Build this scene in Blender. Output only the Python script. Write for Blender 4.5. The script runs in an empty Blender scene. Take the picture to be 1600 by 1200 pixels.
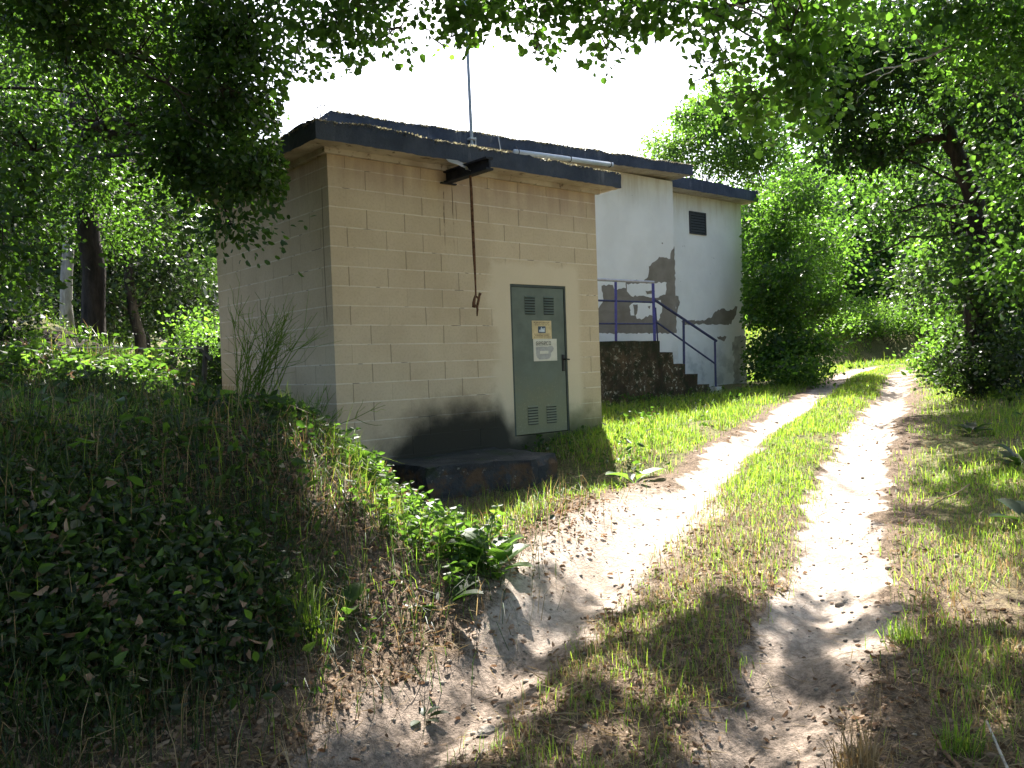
import bpy, bmesh, math, random
import numpy as np
from mathutils import Vector, Matrix, Euler

R = math.radians
rng = np.random.default_rng(7)
random.seed(7)
SC = bpy.context.scene
COL = SC.collection

# ------------------------------------------------------------------ camera
FOC = 1288.67                      # focal length in pixels of the 1600 px wide photograph
CAM = np.array([0.0, 0.0, 1.55])
EUL = Euler((R(88.5487), R(1.9744), R(-40.3525)), 'XYZ')
ROT = np.array(EUL.to_matrix())
cd = bpy.data.cameras.new('camera'); cam = bpy.data.objects.new('camera', cd); COL.objects.link(cam)
cam.location = CAM; cam.rotation_euler = EUL
cd.sensor_width = 36.0; cd.lens = FOC / 1600 * 36; cd.clip_start = 0.05; cd.clip_end = 3000
SC.camera = cam
FWD = np.array([math.sin(R(40.35)), math.cos(R(40.35))]); RGT = np.array([FWD[1], -FWD[0]])

def px(P):
    """photo pixel of world points (n,3)"""
    q = (np.asarray(P, float) - CAM) @ ROT
    w = np.where(q[:, 2] < -0.05, -q[:, 2], 1e-3)
    u = 800 + FOC * q[:, 0] / w; v = 600 - FOC * q[:, 1] / w
    return np.where(q[:, 2] < -0.05, u, -9e5), np.where(q[:, 2] < -0.05, v, -9e5)

def G(u, d):
    """ground position seen in column u at forward distance d"""
    r = (u - 800) / FOC * d
    p = FWD * d + RGT * r
    return float(p[0]), float(p[1])

def inpoly(u, v, poly):
    x = np.asarray(u); y = np.asarray(v); ins = np.zeros(x.shape, bool)
    n = len(poly); j = n - 1
    for i in range(n):
        xi, yi = poly[i]; xj, yj = poly[j]
        if yi != yj:
            c = ((yi > y) != (yj > y)) & (x < (xj - xi) * (y - yi) / (yj - yi) + xi)
            ins ^= c
        j = i
    return ins

# ------------------------------------------------------------------ light and sky
SUN_AZ = R(42.8); SUN_EL = R(50)
SUNV = np.array([math.sin(SUN_AZ) * math.cos(SUN_EL), math.cos(SUN_AZ) * math.cos(SUN_EL), math.sin(SUN_EL)])
w = bpy.data.worlds.new('World'); SC.world = w; w.use_nodes = True
wn = w.node_tree; bg = wn.nodes['Background']
sky = wn.nodes.new('ShaderNodeTexSky'); sky.sky_type = 'NISHITA'; sky.sun_disc = False
sky.sun_elevation = SUN_EL; sky.sun_rotation = SUN_AZ
sky.air_density = 1.0; sky.dust_density = 4.0; sky.ozone_density = 1.0; sky.altitude = 300
wn.links.new(sky.outputs[0], bg.inputs[0]); bg.inputs[1].default_value = 0.085
sd = bpy.data.lights.new('sun', 'SUN'); sd.energy = 5.0; sd.angle = R(0.5); sd.color = (1.0, 0.95, 0.87)
so = bpy.data.objects.new('sun', sd); COL.objects.link(so)
so.rotation_euler = Vector(SUNV).to_track_quat('Z', 'Y').to_euler(); so.location = (0, 0, 40)
SC.view_settings.view_transform = 'Standard'; SC.view_settings.look = 'None'
SC.view_settings.gamma = 1; SC.view_settings.exposure = 2.45
SC.render.engine = 'CYCLES'
cy = SC.cycles
cy.max_bounces = 6; cy.diffuse_bounces = 4; cy.glossy_bounces = 2; cy.transmission_bounces = 3; cy.transparent_max_bounces = 4
cy.sample_clamp_indirect = 6.0; cy.caustics_reflective = False; cy.caustics_refractive = False

# ------------------------------------------------------------------ node helpers
class NT:
    def __init__(s, name):
        s.m = bpy.data.materials.new(name); s.m.use_nodes = True; s.t = s.m.node_tree
        s.b = s.t.nodes['Principled BSDF']; s.out = s.t.nodes['Material Output']
        s.b.inputs['Roughness'].default_value = 0.85
        s.b.inputs['Specular IOR Level'].default_value = 0.25
    def n(s, typ, ins=None, **kw):
        nd = s.t.nodes.new(typ)
        for k, v in kw.items(): setattr(nd, k, v)
        for k, v in (ins or {}).items(): s.put(nd.inputs[k], v)
        return nd
    def put(s, sock, v):
        if isinstance(v, bpy.types.NodeSocket): s.t.links.new(v, sock)
        elif isinstance(v, (tuple, list)) and len(v) == 3 and sock.type == 'RGBA': sock.default_value = (*v, 1)
        else: sock.default_value = v
    def math(s, op, a, b=None, c=None, clamp=False):
        nd = s.t.nodes.new('ShaderNodeMath'); nd.operation = op; nd.use_clamp = clamp
        s.put(nd.inputs[0], a)
        if b is not None: s.put(nd.inputs[1], b)
        if c is not None: s.put(nd.inputs[2], c)
        return nd.outputs[0]
    def mix(s, f, a, b, mode='MIX'):
        nd = s.t.nodes.new('ShaderNodeMix'); nd.data_type = 'RGBA'; nd.blend_type = mode
        s.put(nd.inputs[0], f); s.put(nd.inputs[6], a); s.put(nd.inputs[7], b)
        return nd.outputs[2]
    def mr(s, v, a, b, c=0.0, d=1.0):
        nd = s.t.nodes.new('ShaderNodeMapRange'); nd.interpolation_type = 'SMOOTHSTEP'
        s.put(nd.inputs[0], v); nd.inputs[1].default_value = a; nd.inputs[2].default_value = b
        nd.inputs[3].default_value = c; nd.inputs[4].default_value = d
        return nd.outputs[0]
    def noise(s, scale, detail=4, rough=0.6, vec=None, out=0, dist=0.0):
        nd = s.n('ShaderNodeTexNoise'); nd.inputs['Scale'].default_value = scale
        nd.inputs['Detail'].default_value = detail; nd.inputs['Roughness'].default_value = rough
        nd.inputs['Distortion'].default_value = dist
        s.t.links.new(vec if vec is not None else s.pos(), nd.inputs['Vector'])
        return nd.outputs[out]
    def pos(s):
        if not hasattr(s, '_p'): s._p = s.n('ShaderNodeNewGeometry').outputs['Position']
        return s._p
    def xyz(s):
        if not hasattr(s, '_x'):
            nd = s.n('ShaderNodeSeparateXYZ'); s.t.links.new(s.pos(), nd.inputs[0]); s._x = nd.outputs
        return s._x
    def scaled(s, v):
        nd = s.n('ShaderNodeVectorMath', operation='MULTIPLY'); s.t.links.new(s.pos(), nd.inputs[0]); nd.inputs[1].default_value = v
        return nd.outputs[0]
    def bump(s, h, strength=0.5, dist=0.02):
        nd = s.n('ShaderNodeBump'); nd.inputs['Strength'].default_value = strength; nd.inputs['Distance'].default_value = dist
        s.t.links.new(h, nd.inputs['Height']); s.t.links.new(nd.outputs[0], s.b.inputs['Normal'])
        return nd
    def col(s, c): s.put(s.b.inputs['Base Color'], c)

def plain(name, c, rough=0.6, metal=0.0, var=0.15, nscale=12, spec=0.3, bump=0.0):
    N = NT(name)
    nz = N.noise(nscale, 5)
    f = N.mr(nz, 0.3, 0.7)
    N.col(N.mix(f, tuple(x * (1 - var) for x in c), tuple(min(1, x * (1 + var)) for x in c)))
    N.b.inputs['Roughness'].default_value = rough; N.b.inputs['Metallic'].default_value = metal
    N.b.inputs['Specular IOR Level'].default_value = spec
    if bump: N.bump(nz, bump, 0.01)
    return N.m

def leafmat(name, cols, trans, tw=0.5, rough=0.45, spec=0.35):
    """thin leaf: diffuse + translucent, colour varied leaf by leaf"""
    N = NT(name)
    ri = N.n('ShaderNodeNewGeometry').outputs['Random Per Island']
    cr = N.n('ShaderNodeValToRGB'); N.t.links.new(ri, cr.inputs[0])
    el = cr.color_ramp.elements
    for i, c in enumerate(cols):
        e = el[i] if i < 2 else el.new(i / (len(cols) - 1))
        e.position = i / (len(cols) - 1); e.color = (*c, 1)
    big = N.noise(0.7, 2)
    col = N.mix(N.mr(big, 0.35, 0.65, 0.0, 0.45), cr.outputs[0], tuple(x * 0.55 for x in cols[0]))
    N.col(col)
    N.b.inputs['Roughness'].default_value = rough; N.b.inputs['Specular IOR Level'].default_value = spec
    tr = N.n('ShaderNodeBsdfTranslucent')
    tc = N.mix(1.0, cr.outputs[0], trans, 'MULTIPLY')
    N.t.links.new(tc, tr.inputs[0])
    mx = N.n('ShaderNodeMixShader'); mx.inputs[0].default_value = tw
    N.t.links.new(N.b.outputs[0], mx.inputs[1]); N.t.links.new(tr.outputs[0], mx.inputs[2])
    N.t.links.new(mx.outputs[0], N.out.inputs[0])
    return N.m

# ------------------------------------------------------------------ mesh helpers
class MB:
    def __init__(s): s.v = []; s.f = []; s.mi = []
    def face(s, pts, m=0):
        i = len(s.v); s.v += [tuple(p) for p in pts]; s.f.append(tuple(range(i, i + len(pts)))); s.mi.append(m)
    def box(s, a, b, m=0, M=None):
        x0, y0, z0 = a; x1, y1, z1 = b
        c = [(x0, y0, z0), (x1, y0, z0), (x1, y1, z0), (x0, y1, z0), (x0, y0, z1), (x1, y0, z1), (x1, y1, z1), (x0, y1, z1)]
        if M is not None: c = [tuple(M @ Vector(p)) for p in c]
        i = len(s.v); s.v += c
        for q in ((0, 3, 2, 1), (4, 5, 6, 7), (0, 1, 5, 4), (1, 2, 6, 5), (2, 3, 7, 6), (3, 0, 4, 7)):
            s.f.append(tuple(i + k for k in q)); s.mi.append(m)
    def tube(s, pts, rad, n=8, m=0, cap=True):
        pts = [Vector(p) for p in pts]
        if not hasattr(rad, '__len__'): rad = [rad] * len(pts)
        i0 = len(s.v); prev = None
        for k, p in enumerate(pts):
            t = (pts[min(k + 1, len(pts) - 1)] - pts[max(k - 1, 0)])
            t = t.normalized() if t.length > 1e-9 else Vector((0, 0, 1))
            if prev is None:
                a = Vector((1, 0, 0)) if abs(t.x) < 0.8 else Vector((0, 1, 0))
                u = t.cross(a).normalized()
            else:
                u = (prev - t * prev.dot(t)); u = u.normalized() if u.length > 1e-6 else t.orthogonal().normalized()
            prev = u; vv = t.cross(u)
            for j in range(n):
                an = 2 * math.pi * j / n
                q = p + (u * math.cos(an) + vv * math.sin(an)) * rad[k]
                s.v.append((q.x, q.y, q.z))
        for k in range(len(pts) - 1):
            for j in range(n):
                a = i0 + k * n + j; b = i0 + k * n + (j + 1) % n
                s.f.append((a, b, b + n, a + n)); s.mi.append(m)
        if cap:
            s.f.append(tuple(i0 + j for j in range(n))[::-1]); s.mi.append(m)
            e = i0 + (len(pts) - 1) * n
            s.f.append(tuple(e + j for j in range(n))); s.mi.append(m)
    def mesh(s, name, mats, smooth=False):
        me = bpy.data.meshes.new(name); me.from_pydata(s.v, [], s.f)
        for m in (mats if isinstance(mats, (list, tuple)) else [mats]): me.materials.append(m)
        me.polygons.foreach_set('material_index', s.mi)
        if smooth: me.polygons.foreach_set('use_smooth', [True] * len(s.f))
        me.update(); return me

def bulk(name, V, F, mats, mi=None):
    """V (n,3), F (m,k) numpy -> mesh"""
    me = bpy.data.meshes.new(name); k = F.shape[1]
    me.vertices.add(len(V)); me.vertices.foreach_set('co', np.ascontiguousarray(V, np.float32).ravel())
    me.loops.add(F.size); me.loops.foreach_set('vertex_index', np.ascontiguousarray(F, np.int32).ravel())
    me.polygons.add(len(F)); me.polygons.foreach_set('loop_start', np.arange(0, F.size, k, dtype=np.int32))
    me.polygons.foreach_set('loop_total', np.full(len(F), k, np.int32))
    for m in (mats if isinstance(mats, (list, tuple)) else [mats]): me.materials.append(m)
    if mi is not None: me.polygons.foreach_set('material_index', np.asarray(mi, np.int32))
    me.update(calc_edges=True); return me

def empty(name, label, cat, loc=(0, 0, 0), group=None):
    o = bpy.data.objects.new(name, None); COL.objects.link(o); o.location = loc; o.empty_display_size = 0.2
    o['label'] = label; o['category'] = cat
    if group: o['group'] = group
    return o

def obj(name, me, parent=None, label=None, cat=None, group=None, kind=None):
    """link a mesh built in world coordinates; parents keep it where it is"""
    o = bpy.data.objects.new(name, me); COL.objects.link(o)
    if parent is not None:
        o.parent = parent
        if parent.parent is None: o.matrix_parent_inverse = Matrix.Translation(-parent.location)
    if label: o['label'] = label
    if cat: o['category'] = cat
    if group: o['group'] = group
    if kind: o['kind'] = kind
    return o

# ------------------------------------------------------------------ noise and terrain
def hashn(ix, iy, seed):
    h = (ix.astype(np.int64) * 374761393 + iy.astype(np.int64) * 668265263 + seed * 1442695041) & 0xffffffff
    h = ((h ^ (h >> 13)) * 1274126177) & 0xffffffff
    return ((h ^ (h >> 16)) & 0xffff) / 65535.0
def vn(x, y, sc, seed=0):
    x = np.asarray(x, float) * sc; y = np.asarray(y, float) * sc
    ix = np.floor(x); iy = np.floor(y); fx = x - ix; fy = y - iy
    fx = fx * fx * (3 - 2 * fx); fy = fy * fy * (3 - 2 * fy)
    a = hashn(ix, iy, seed); b = hashn(ix + 1, iy, seed); c = hashn(ix, iy + 1, seed); d = hashn(ix + 1, iy + 1, seed)
    return (a * (1 - fx) + b * fx) * (1 - fy) + (c * (1 - fx) + d * fx) * fy - 0.5
def ss(x, a, b):
    t = np.clip((np.asarray(x, float) - a) / (b - a), 0, 1); return t * t * (3 - 2 * t)

def sn(x, y): return 0.9208 * x + 0.3902 * y, -0.3902 * x + 0.9208 * y
def track_c(s):
    s = np.asarray(s, float)
    return 1.22 - 0.035 * np.clip(s - 24, 0, 6) ** 2 - 0.42 * np.clip(s - 30, 0, None)
def track_d(x, y):
    s, n = sn(x, y)
    return s, n, n - track_c(np.minimum(s, 45)) + 0.10 * vn(s, s * 0, 0.45, 5)
BS = ([-60, -8, 0, 3, 6, 10, 19.5, 35, 60, 120], [-1.0, -.5, -.1, .03, .33, .62, .86, 1.15, 1.6, 2.6])
def mound(x, y):
    s, n = sn(x, y)
    mx = 1 - ss(x - 0.06 * (y - 6), 2.35, 3.85)
    mn = ss(n + 0.22 * vn(s, n, 0.9, 3), 1.75, 3.95)
    return mx * mn
def height(x, y, fine=True):
    x = np.asarray(x, float); y = np.asarray(y, float)
    s, n, d = track_d(x, y)
    z = np.interp(s, BS[0], BS[1])
    ad = np.abs(d)
    far = ss(s, 24, 34)
    z = z - (0.075 * np.exp(-((ad - 0.62) / 0.2) ** 2) - 0.03 * np.exp(-(d / 0.3) ** 2))
    z = z + 0.10 * ss(-d, 1.1, 2.6) + 0.25 * ss(-d, 2.6, 7)
    # left bank and the wooded slope behind it
    M = mound(x, y)
    zt = 1.20 + 0.15 * np.clip(y - 6.0, 0, 30) - 0.05 * (x - 2) + 0.04 * np.clip(2 - x, 0, 20)
    zt = np.maximum(zt, z)
    z = z * (1 - M) + zt * M
    # low lip between the pit and the track
    lip = np.exp(-(((n - 2.35) - 0.35 * ss(s, 5, 7.5)) / 0.40) ** 2) * ss(s, 3.0, 4.6) * (1 - ss(s, 5.4, 7.2))
    z = z + 0.16 * lip
    # hollow in front of the shed
    pit = ss(x, 3.7, 4.5) * (1 - ss(x, 6.3, 7.0)) * ss(y, 4.9, 5.7) * (1 - ss(y, 8.2, 9))
    z = z - 0.16 * pit
    # bank on the outside of the bend, and distant hills
    f_ = FWD[0] * x + FWD[1] * y; r_ = RGT[0] * x + RGT[1] * y
    z = z + 1.35 * ss(f_ - (27.3 + .84 * (r_ - 10)) + 1.2 * vn(x, y, .5, 8), 0.2, 1.5) * ss(r_, 6.5, 8.5)
    r = np.hypot(x, y)
    z = z + np.clip(r - 60, 0, 150) * 0.16 * (0.8 + 0.8 * vn(x, y, 0.008, 9))
    if fine:
        z = z + 0.09 * vn(x, y, 1.1, 1) * (0.4 + M) + 0.05 * vn(x, y, 3.1, 2) * (0.5 + M) + 0.025 * vn(x, y, 8.5, 4) + 0.012 * vn(x, y, 21, 6)
    return z
def hz(x, y): return float(height(np.array([x]), np.array([y]))[0])

def axis(lo, hi, st, far, k=1.16):
    a = list(np.arange(lo, hi, st)); d = st; p = a[-1]
    while p < far: d *= k; p += d; a.append(p)
    d = st; p = lo
    while p > -far: d *= k; p -= d; a.insert(0, p)
    return np.array(a)
ax = axis(-1.5, 11, 0.055, 240); ay = axis(-0.5, 9.5, 0.055, 240)
gx, gy = np.meshgrid(ax, ay, indexing='ij'); gz = height(gx, gy)
nx, ny = gx.shape
V = np.stack([gx, gy, gz], -1).reshape(-1, 3)
ii = np.arange(nx - 1)[:, None] * ny + np.arange(ny - 1)[None, :]
F = np.stack([ii, ii + ny, ii + ny + 1, ii + 1], -1).reshape(-1, 4)

def ruts(x, y):
    s, n, d = track_d(x, y)
    wob = 0.16 * vn(x, y, 1.7, 11) + 0.16 * vn(x, y, 5, 12) + .14 * vn(x, y, 13, 13)
    w_ = 0.245 + 0.06 * (1 - ss(s, 4, 9))
    r = 1 - ss(np.abs(np.abs(d) - 0.64) + wob, w_ * 0.45, w_ * 1.35)
    # the whole width is worn in the sunny stretch
    worn = (1 - ss(np.abs(d - 0.75) + wob, 0.35, .75)) * ss(s, 3.2, 4.4) * (1 - ss(s, 6.0, 8.5)) * 0.6
    return np.clip(np.maximum(r, worn), 0, 1) * (1 - mound(x, y)) * (1 - .9 * ss(n + .2 * vn(x, y, 3, 15), 2.15, 2.6) * (1 - ss(s, 5.8, 7)))
def green(x, y):
    s, n, d = track_d(x, y)
    g = 0.9 * (1 - ss(np.abs(d), 0.2, 0.5)) * ss(s, 5, 9)
    g = np.maximum(g, ss(d, 0.85, 1.25) * ss(s, 6.2, 8.5))
    g = np.maximum(g, ss(-d, 0.9, 1.4) * (0.45 + 0.35 * ss(s, 4, 7)))
    g = np.maximum(g, 0.35 * (1 - ss(np.abs(d), 0.2, 0.5)))
    return np.clip(g + 0.5 * vn(x, y, 0.9, 14), 0, 1) * (1 - ruts(x, y))

# ground material: bare sand in the ruts, leaf litter soil, thin turf
N = NT('ground')
ra = N.n('ShaderNodeAttribute', attribute_name='rut').outputs['Fac']
ga = N.n('ShaderNodeAttribute', attribute_name='turf').outputs['Fac']
n1 = N.noise(3.0, 6, .65); n2 = N.noise(26, 5, .7); n3 = N.noise(90, 3, .7); n4 = N.noise(0.8, 3)
soil = N.mix(N.mr(n2, .3, .7), (.048, .034, .024), (.155, .112, .078))
soil = N.mix(N.mr(n3, .52, .7), soil, (.24, .18, .13))
sand = N.mix(N.mr(n2, .3, .72), (.26, .215, .18), (.46, .395, .34))
sand = N.mix(N.mr(n1, .38, .7, 0, .55), sand, (.21, .155, .11))
sand = N.mix(N.mr(n3, .56, .70, 0, .6), sand, (.14, .105, .08))
pale = N.n('ShaderNodeAttribute', attribute_name='pale').outputs['Fac']
dirt = N.mix(N.mr(n2, .3, .7), (.095, .075, .060), (.26, .205, .165)); dirt = N.mix(N.mr(n3, .55, .7, 0, .7), dirt, (.06, .045, .035))
sand = N.mix(N.mr(N.math('ADD', pale, N.math('MULTIPLY', N.math('SUBTRACT', n1, .5), .8)), .25, .75), dirt, sand)
turf = N.mix(N.mr(n2, .35, .65), (.045, .062, .02), (.16, .135, .065))
hu = N.n('ShaderNodeAttribute', attribute_name='humus_shade').outputs['Fac']; soil = N.mix(N.math('MULTIPLY', hu, .88), soil, (.010, .008, .006))  # bank soil taken to near black to deepen the shade there
c = N.mix(N.mr(N.math('ADD', ga, N.math('MULTIPLY', N.math('SUBTRACT', n2, .5), .8)), .3, .75), soil, turf)
c = N.mix(N.mr(N.math('ADD', ra, N.math('MULTIPLY', N.math('SUBTRACT', n2, .5), .5)), .25, .7), c, sand)
N.col(c); N.b.inputs['Roughness'].default_value = .95; N.b.inputs['Specular IOR Level'].default_value = .1
hb = N.math('ADD', N.math('MULTIPLY', n2, .6), N.math('MULTIPLY', n3, .4))
N.bump(hb, .9, .03)
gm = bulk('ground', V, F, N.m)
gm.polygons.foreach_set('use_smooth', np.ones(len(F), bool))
def pale(x, y):
    s, n, d = track_d(x, y); return ss(s + .5 * d * (d > 0), 3.3, 5.0)
for nm, fn in (('rut', ruts), ('turf', green), ('pale', pale), ('humus_shade', lambda x, y: mound(x, y) * (1 - .95 * np.exp(-((sn(x, y)[1] - 2.3) / .6) ** 2) * ss(sn(x, y)[0], 2.0, 3.0)))):
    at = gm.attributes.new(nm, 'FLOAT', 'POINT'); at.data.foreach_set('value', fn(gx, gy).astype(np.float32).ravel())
obj('ground', gm, kind='structure')

# ------------------------------------------------------------------ the block shed
X0, X1, Y0, Y1, ZT = 4.046, 7.917, 7.528, 10.567, 3.775
DX0, DX1, DZ0, DZ1 = 6.405, 7.325, 0.665, 2.50
N = NT('painted_concrete_block')
x, y, z = N.xyz()[0], N.xyz()[1], N.xyz()[2]
row = N.math('DIVIDE', N.math('SUBTRACT', z, 3.596), .2); rowf = N.math('FLOOR', row); fr = N.math('FRACT', row)
uu = N.math('ADD', N.math('DIVIDE', N.math('SUBTRACT', N.math('ADD', x, y), 11.77), .467), N.math('MULTIPLY', N.math('PINGPONG', rowf, 1.0), .5))
wob = N.math('MULTIPLY', N.math('SUBTRACT', N.noise(9, 3), .5), .03)
uu = N.math('ADD', uu, wob); fr2 = N.math('FRACT', N.math('ADD', row, wob))
dh = N.math('MULTIPLY', N.math('MINIMUM', fr2, N.math('SUBTRACT', 1.0, fr2)), .2)
fu = N.math('FRACT', uu); dv = N.math('MULTIPLY', N.math('MINIMUM', fu, N.math('SUBTRACT', 1.0, fu)), .467)
cellv = N.n('ShaderNodeCombineXYZ', {0: N.math('FLOOR', uu), 1: rowf})
wnb = N.n('ShaderNodeTexWhiteNoise'); N.t.links.new(cellv.outputs[0], wnb.inputs['Vector']); blk = wnb.outputs['Value']
cellj = N.n('ShaderNodeCombineXYZ', {0: N.math('ROUND', uu), 1: rowf, 2: 3.7})
wnj = N.n('ShaderNodeTexWhiteNoise'); N.t.links.new(cellj.outputs[0], wnj.inputs['Vector'])
nb = N.noise(2.2, 5, .6); nf = N.noise(38, 4, .7); nl = N.noise(.55, 3)
# smooth cement render round the door
ex = N.math('MULTIPLY', N.math('SUBTRACT', nb, .5), .45)
pm = N.math('MULTIPLY', N.mr(N.math('ADD', x, ex), 6.02, 6.2), N.mr(N.math('ADD', x, N.math('MULTIPLY', ex, .4)), 7.62, 7.5))
pm = N.math('MULTIPLY', pm, N.mr(N.math('ADD', z, ex), 2.84, 2.72)); pm = N.math('MULTIPLY', pm, N.mr(y, 7.7, 7.6))
keep = N.math('SUBTRACT', 1.0, pm)
hm = N.math('MULTIPLY', N.mr(dh, .010, .003), N.mr(N.noise(5, 3), .36, .56, .4, 1.0))
hm = N.math('MULTIPLY', hm, keep)
hd = N.math('MULTIPLY', N.math('MULTIPLY', N.mr(dh, .006, .002), N.mr(N.noise(4.1, 2, vec=N.scaled((1, 1, 3))), .60, .66)), keep)
vm = N.math('MULTIPLY', N.math('MULTIPLY', N.mr(dv, .008, .003), N.mr(wnj.outputs['Value'], .25, .6, .12, 1.0)), keep)
base = N.mix(N.mr(nb, .3, .7), (.50, .395, .26), (.575, .465, .315))
base = N.mix(N.math('MULTIPLY', blk, .30), base, (.44, .36, .245))
base = N.mix(N.mr(nf, .42, .75, 0, .25), base, (.25, .20, .14))
base = N.mix(N.math('MULTIPLY', pm, .7), base, (.64, .545, .39))
base = N.mix(N.math('MULTIPLY', hm, .7), base, (.72, .64, .50))
base = N.mix(N.math('MULTIPLY', hd, .7), base, (.07, .05, .03))
base = N.mix(N.math('MULTIPLY', vm, .4), base, (.085, .06, .035))
# shrinkage crack running up near the corner of the side wall
ck = N.math('ABSOLUTE', N.math('SUBTRACT', y, N.math('ADD', 7.665, N.math('MULTIPLY', N.math('SUBTRACT', N.noise(1.2, 2), .5), .05))))
ckm = N.math('MULTIPLY', N.mr(ck, .011, .004), N.mr(x, 4.2, 4.1)); ckm = N.math('MULTIPLY', ckm, N.math('MULTIPLY', N.mr(z, 2.0, 2.1), N.mr(z, 3.45, 3.35)))
base = N.mix(N.math('MULTIPLY', ckm, .75), base, (.06, .055, .035))
# two stepped settlement cracks below the beam
for cx_ in (5.475, 5.60):
    q = N.math('ABSOLUTE', N.math('SUBTRACT', x, N.math('ADD', cx_, N.math('MULTIPLY', N.math('SUBTRACT', N.noise(2.2, 2), .5), .05))))
    q = N.math('MULTIPLY', N.mr(q, .012, .003), N.math('MULTIPLY', N.mr(z, 2.75, 3.2), N.mr(z, 3.62, 3.5)))
    base = N.mix(N.math('MULTIPLY', q, N.mr(N.noise(7, 2), .4, .55, .1, .8)), base, (.09, .06, .035))
# reddish drip stains under the eave, black mould at the foot, moss at the ground
dr = N.noise(7, 4, vec=N.scaled((1, 1, .08)))
base = N.mix(N.math('MULTIPLY', N.mr(z, 3.15, 3.7), N.mr(dr, .3, .7, .1, .5)), base, (.24, .155, .13))
fz = N.math('ADD', z, N.math('MULTIPLY', N.math('SUBTRACT', nb, .5), .55))
hx = N.math('MULTIPLY', N.mr(x, 4.3, 5.3, -.12, .36), N.mr(x, 6.35, 6.15, .25, 1.0))
mould = N.mr(N.math('SUBTRACT', fz, hx), .98, .46)
base = N.mix(N.math('MULTIPLY', mould, .96), base, (.016, .017, .013))
moss = N.math('MULTIPLY', N.mr(fz, 1.1, .7), N.mr(x, 6.2, 7.4))
base = N.mix(N.math('MULTIPLY', moss, .5), base, (.15, .16, .055))
N.col(base); N.b.inputs['Roughness'].default_value = .92
hh = N.math('SUBTRACT', N.math('ADD', N.math('MULTIPLY', nf, .12), N.math('MULTIPLY', blk, .12)), N.math('MULTIPLY', vm, .6))
hh = N.math('ADD', N.math('SUBTRACT', hh, N.math('MULTIPLY', hd, .5)), N.math('MULTIPLY', hm, .25)); N.bump(hh, .8, .012)
M_BLOCK = N.m

N = NT('flare_blue_mossy_concrete')
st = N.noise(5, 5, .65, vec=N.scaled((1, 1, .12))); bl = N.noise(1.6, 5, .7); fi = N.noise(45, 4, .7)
c = N.mix(N.mr(bl, .35, .65), (.040, .050, .074), (.066, .078, .106))  # blue cast stands in for lens flare over the dark fascia
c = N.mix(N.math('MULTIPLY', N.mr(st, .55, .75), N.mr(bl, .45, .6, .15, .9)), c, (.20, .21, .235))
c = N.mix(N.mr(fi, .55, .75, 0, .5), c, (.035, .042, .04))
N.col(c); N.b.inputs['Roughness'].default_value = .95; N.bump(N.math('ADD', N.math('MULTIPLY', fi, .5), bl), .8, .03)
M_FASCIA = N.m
N = NT('roof_underside')
c = N.mix(N.mr(N.noise(3, 5), .35, .65), (.34, .29, .23), (.48, .43, .36)); c = N.mix(N.mr(N.noise(11, 4), .58, .7, 0, .8), c, (.09, .065, .05))
N.col(c); N.bump(N.noise(30, 4), .4, .01); M_SOFFIT = N.m
M_MOSS = leafmat('roof_moss', [(.10, .10, .08), (.22, .21, .18), (.40, .39, .34)], (.9, .85, .6), .35)

def slab(corners, zb, zt, top_extra, step=.055, jit=.009):
    """roof slab: corners (x0,y0,x1,y1); zb, zt functions of x; rough upper edge"""
    x0, y0, x1, y1 = corners; b = MB(); r = random.Random(3)
    def ring():
        P = []
        nx_ = int((x1 - x0) / step); ny_ = int((y1 - y0) / step)
        P += [(x0 + (x1 - x0) * i / nx_, y0) for i in range(nx_)]
        P += [(x1, y0 + (y1 - y0) * i / ny_) for i in range(ny_)]
        P += [(x1 - (x1 - x0) * i / nx_, y1) for i in range(nx_)]
        P += [(x0, y1 - (y1 - y0) * i / ny_) for i in range(ny_)]
        return P
    P = ring(); n = len(P)
    cxm, cym = (x0 + x1) / 2, (y0 + y1) / 2
    lv = []
    for k, t in enumerate((0, .35, .7, 1.0)):
        L_ = []
        for (px_, py_) in P:
            j = jit * (1.2 if t == 1 else .45)
            ox, oy = r.uniform(-j, j), r.uniform(-j, j)
            zz = zb(px_) + (zt(px_) - zb(px_)) * t
            if t == 1: zz += r.uniform(-.010, .008) + .05 * float(vn(np.array([px_]), np.array([py_]), 2.5, 31)[0])
            elif t == 0: zz += r.uniform(-.003, .006)
            L_.append(len(b.v)); b.v.append((px_ + ox, py_ + oy, zz))
        lv.append(L_)
    for k in range(3):
        for i in range(n):
            b.f.append((lv[k][i], lv[k][(i + 1) % n], lv[k + 1][(i + 1) % n], lv[k + 1][i])); b.mi.append(0)
    c0 = len(b.v); b.v.append((cxm, cym, (zb(cxm)))); c1 = len(b.v); b.v.append((cxm, cym, zt(cxm) + top_extra))
    for i in range(n):
        b.f.append((lv[0][(i + 1) % n], lv[0][i], c0)); b.mi.append(1)
        b.f.append((lv[3][i], lv[3][(i + 1) % n], c1)); b.mi.append(0)
    return b

def fringe(seed, n, x0, x1, yf, ztf, xe=None, y1=None, size=.022):
    """tufts of moss and lichen standing on the roof edge"""
    g = np.random.default_rng(seed)
    xs = g.uniform(x0, x1, n); ys = yf + np.abs(g.normal(0, .03, n)); 
    if xe is not None:
        k = n // 4; xs[:k] = xe; ys[:k] = g.uniform(yf, y1, k)
    zs = np.array([ztf(a) for a in xs]) + .05 * vn(xs, ys * 0 + yf, 2.5, 31) - .012
    m = vn(xs, ys, 2.0, seed) > -.25
    return leaves(np.stack([xs, ys, zs], -1)[m], g.normal(0, 1, (m.sum(), 3)) + (0, 0, .7), g.uniform(.6, 1.8, m.sum()) * size, .7, g, 'rhomb')

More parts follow.
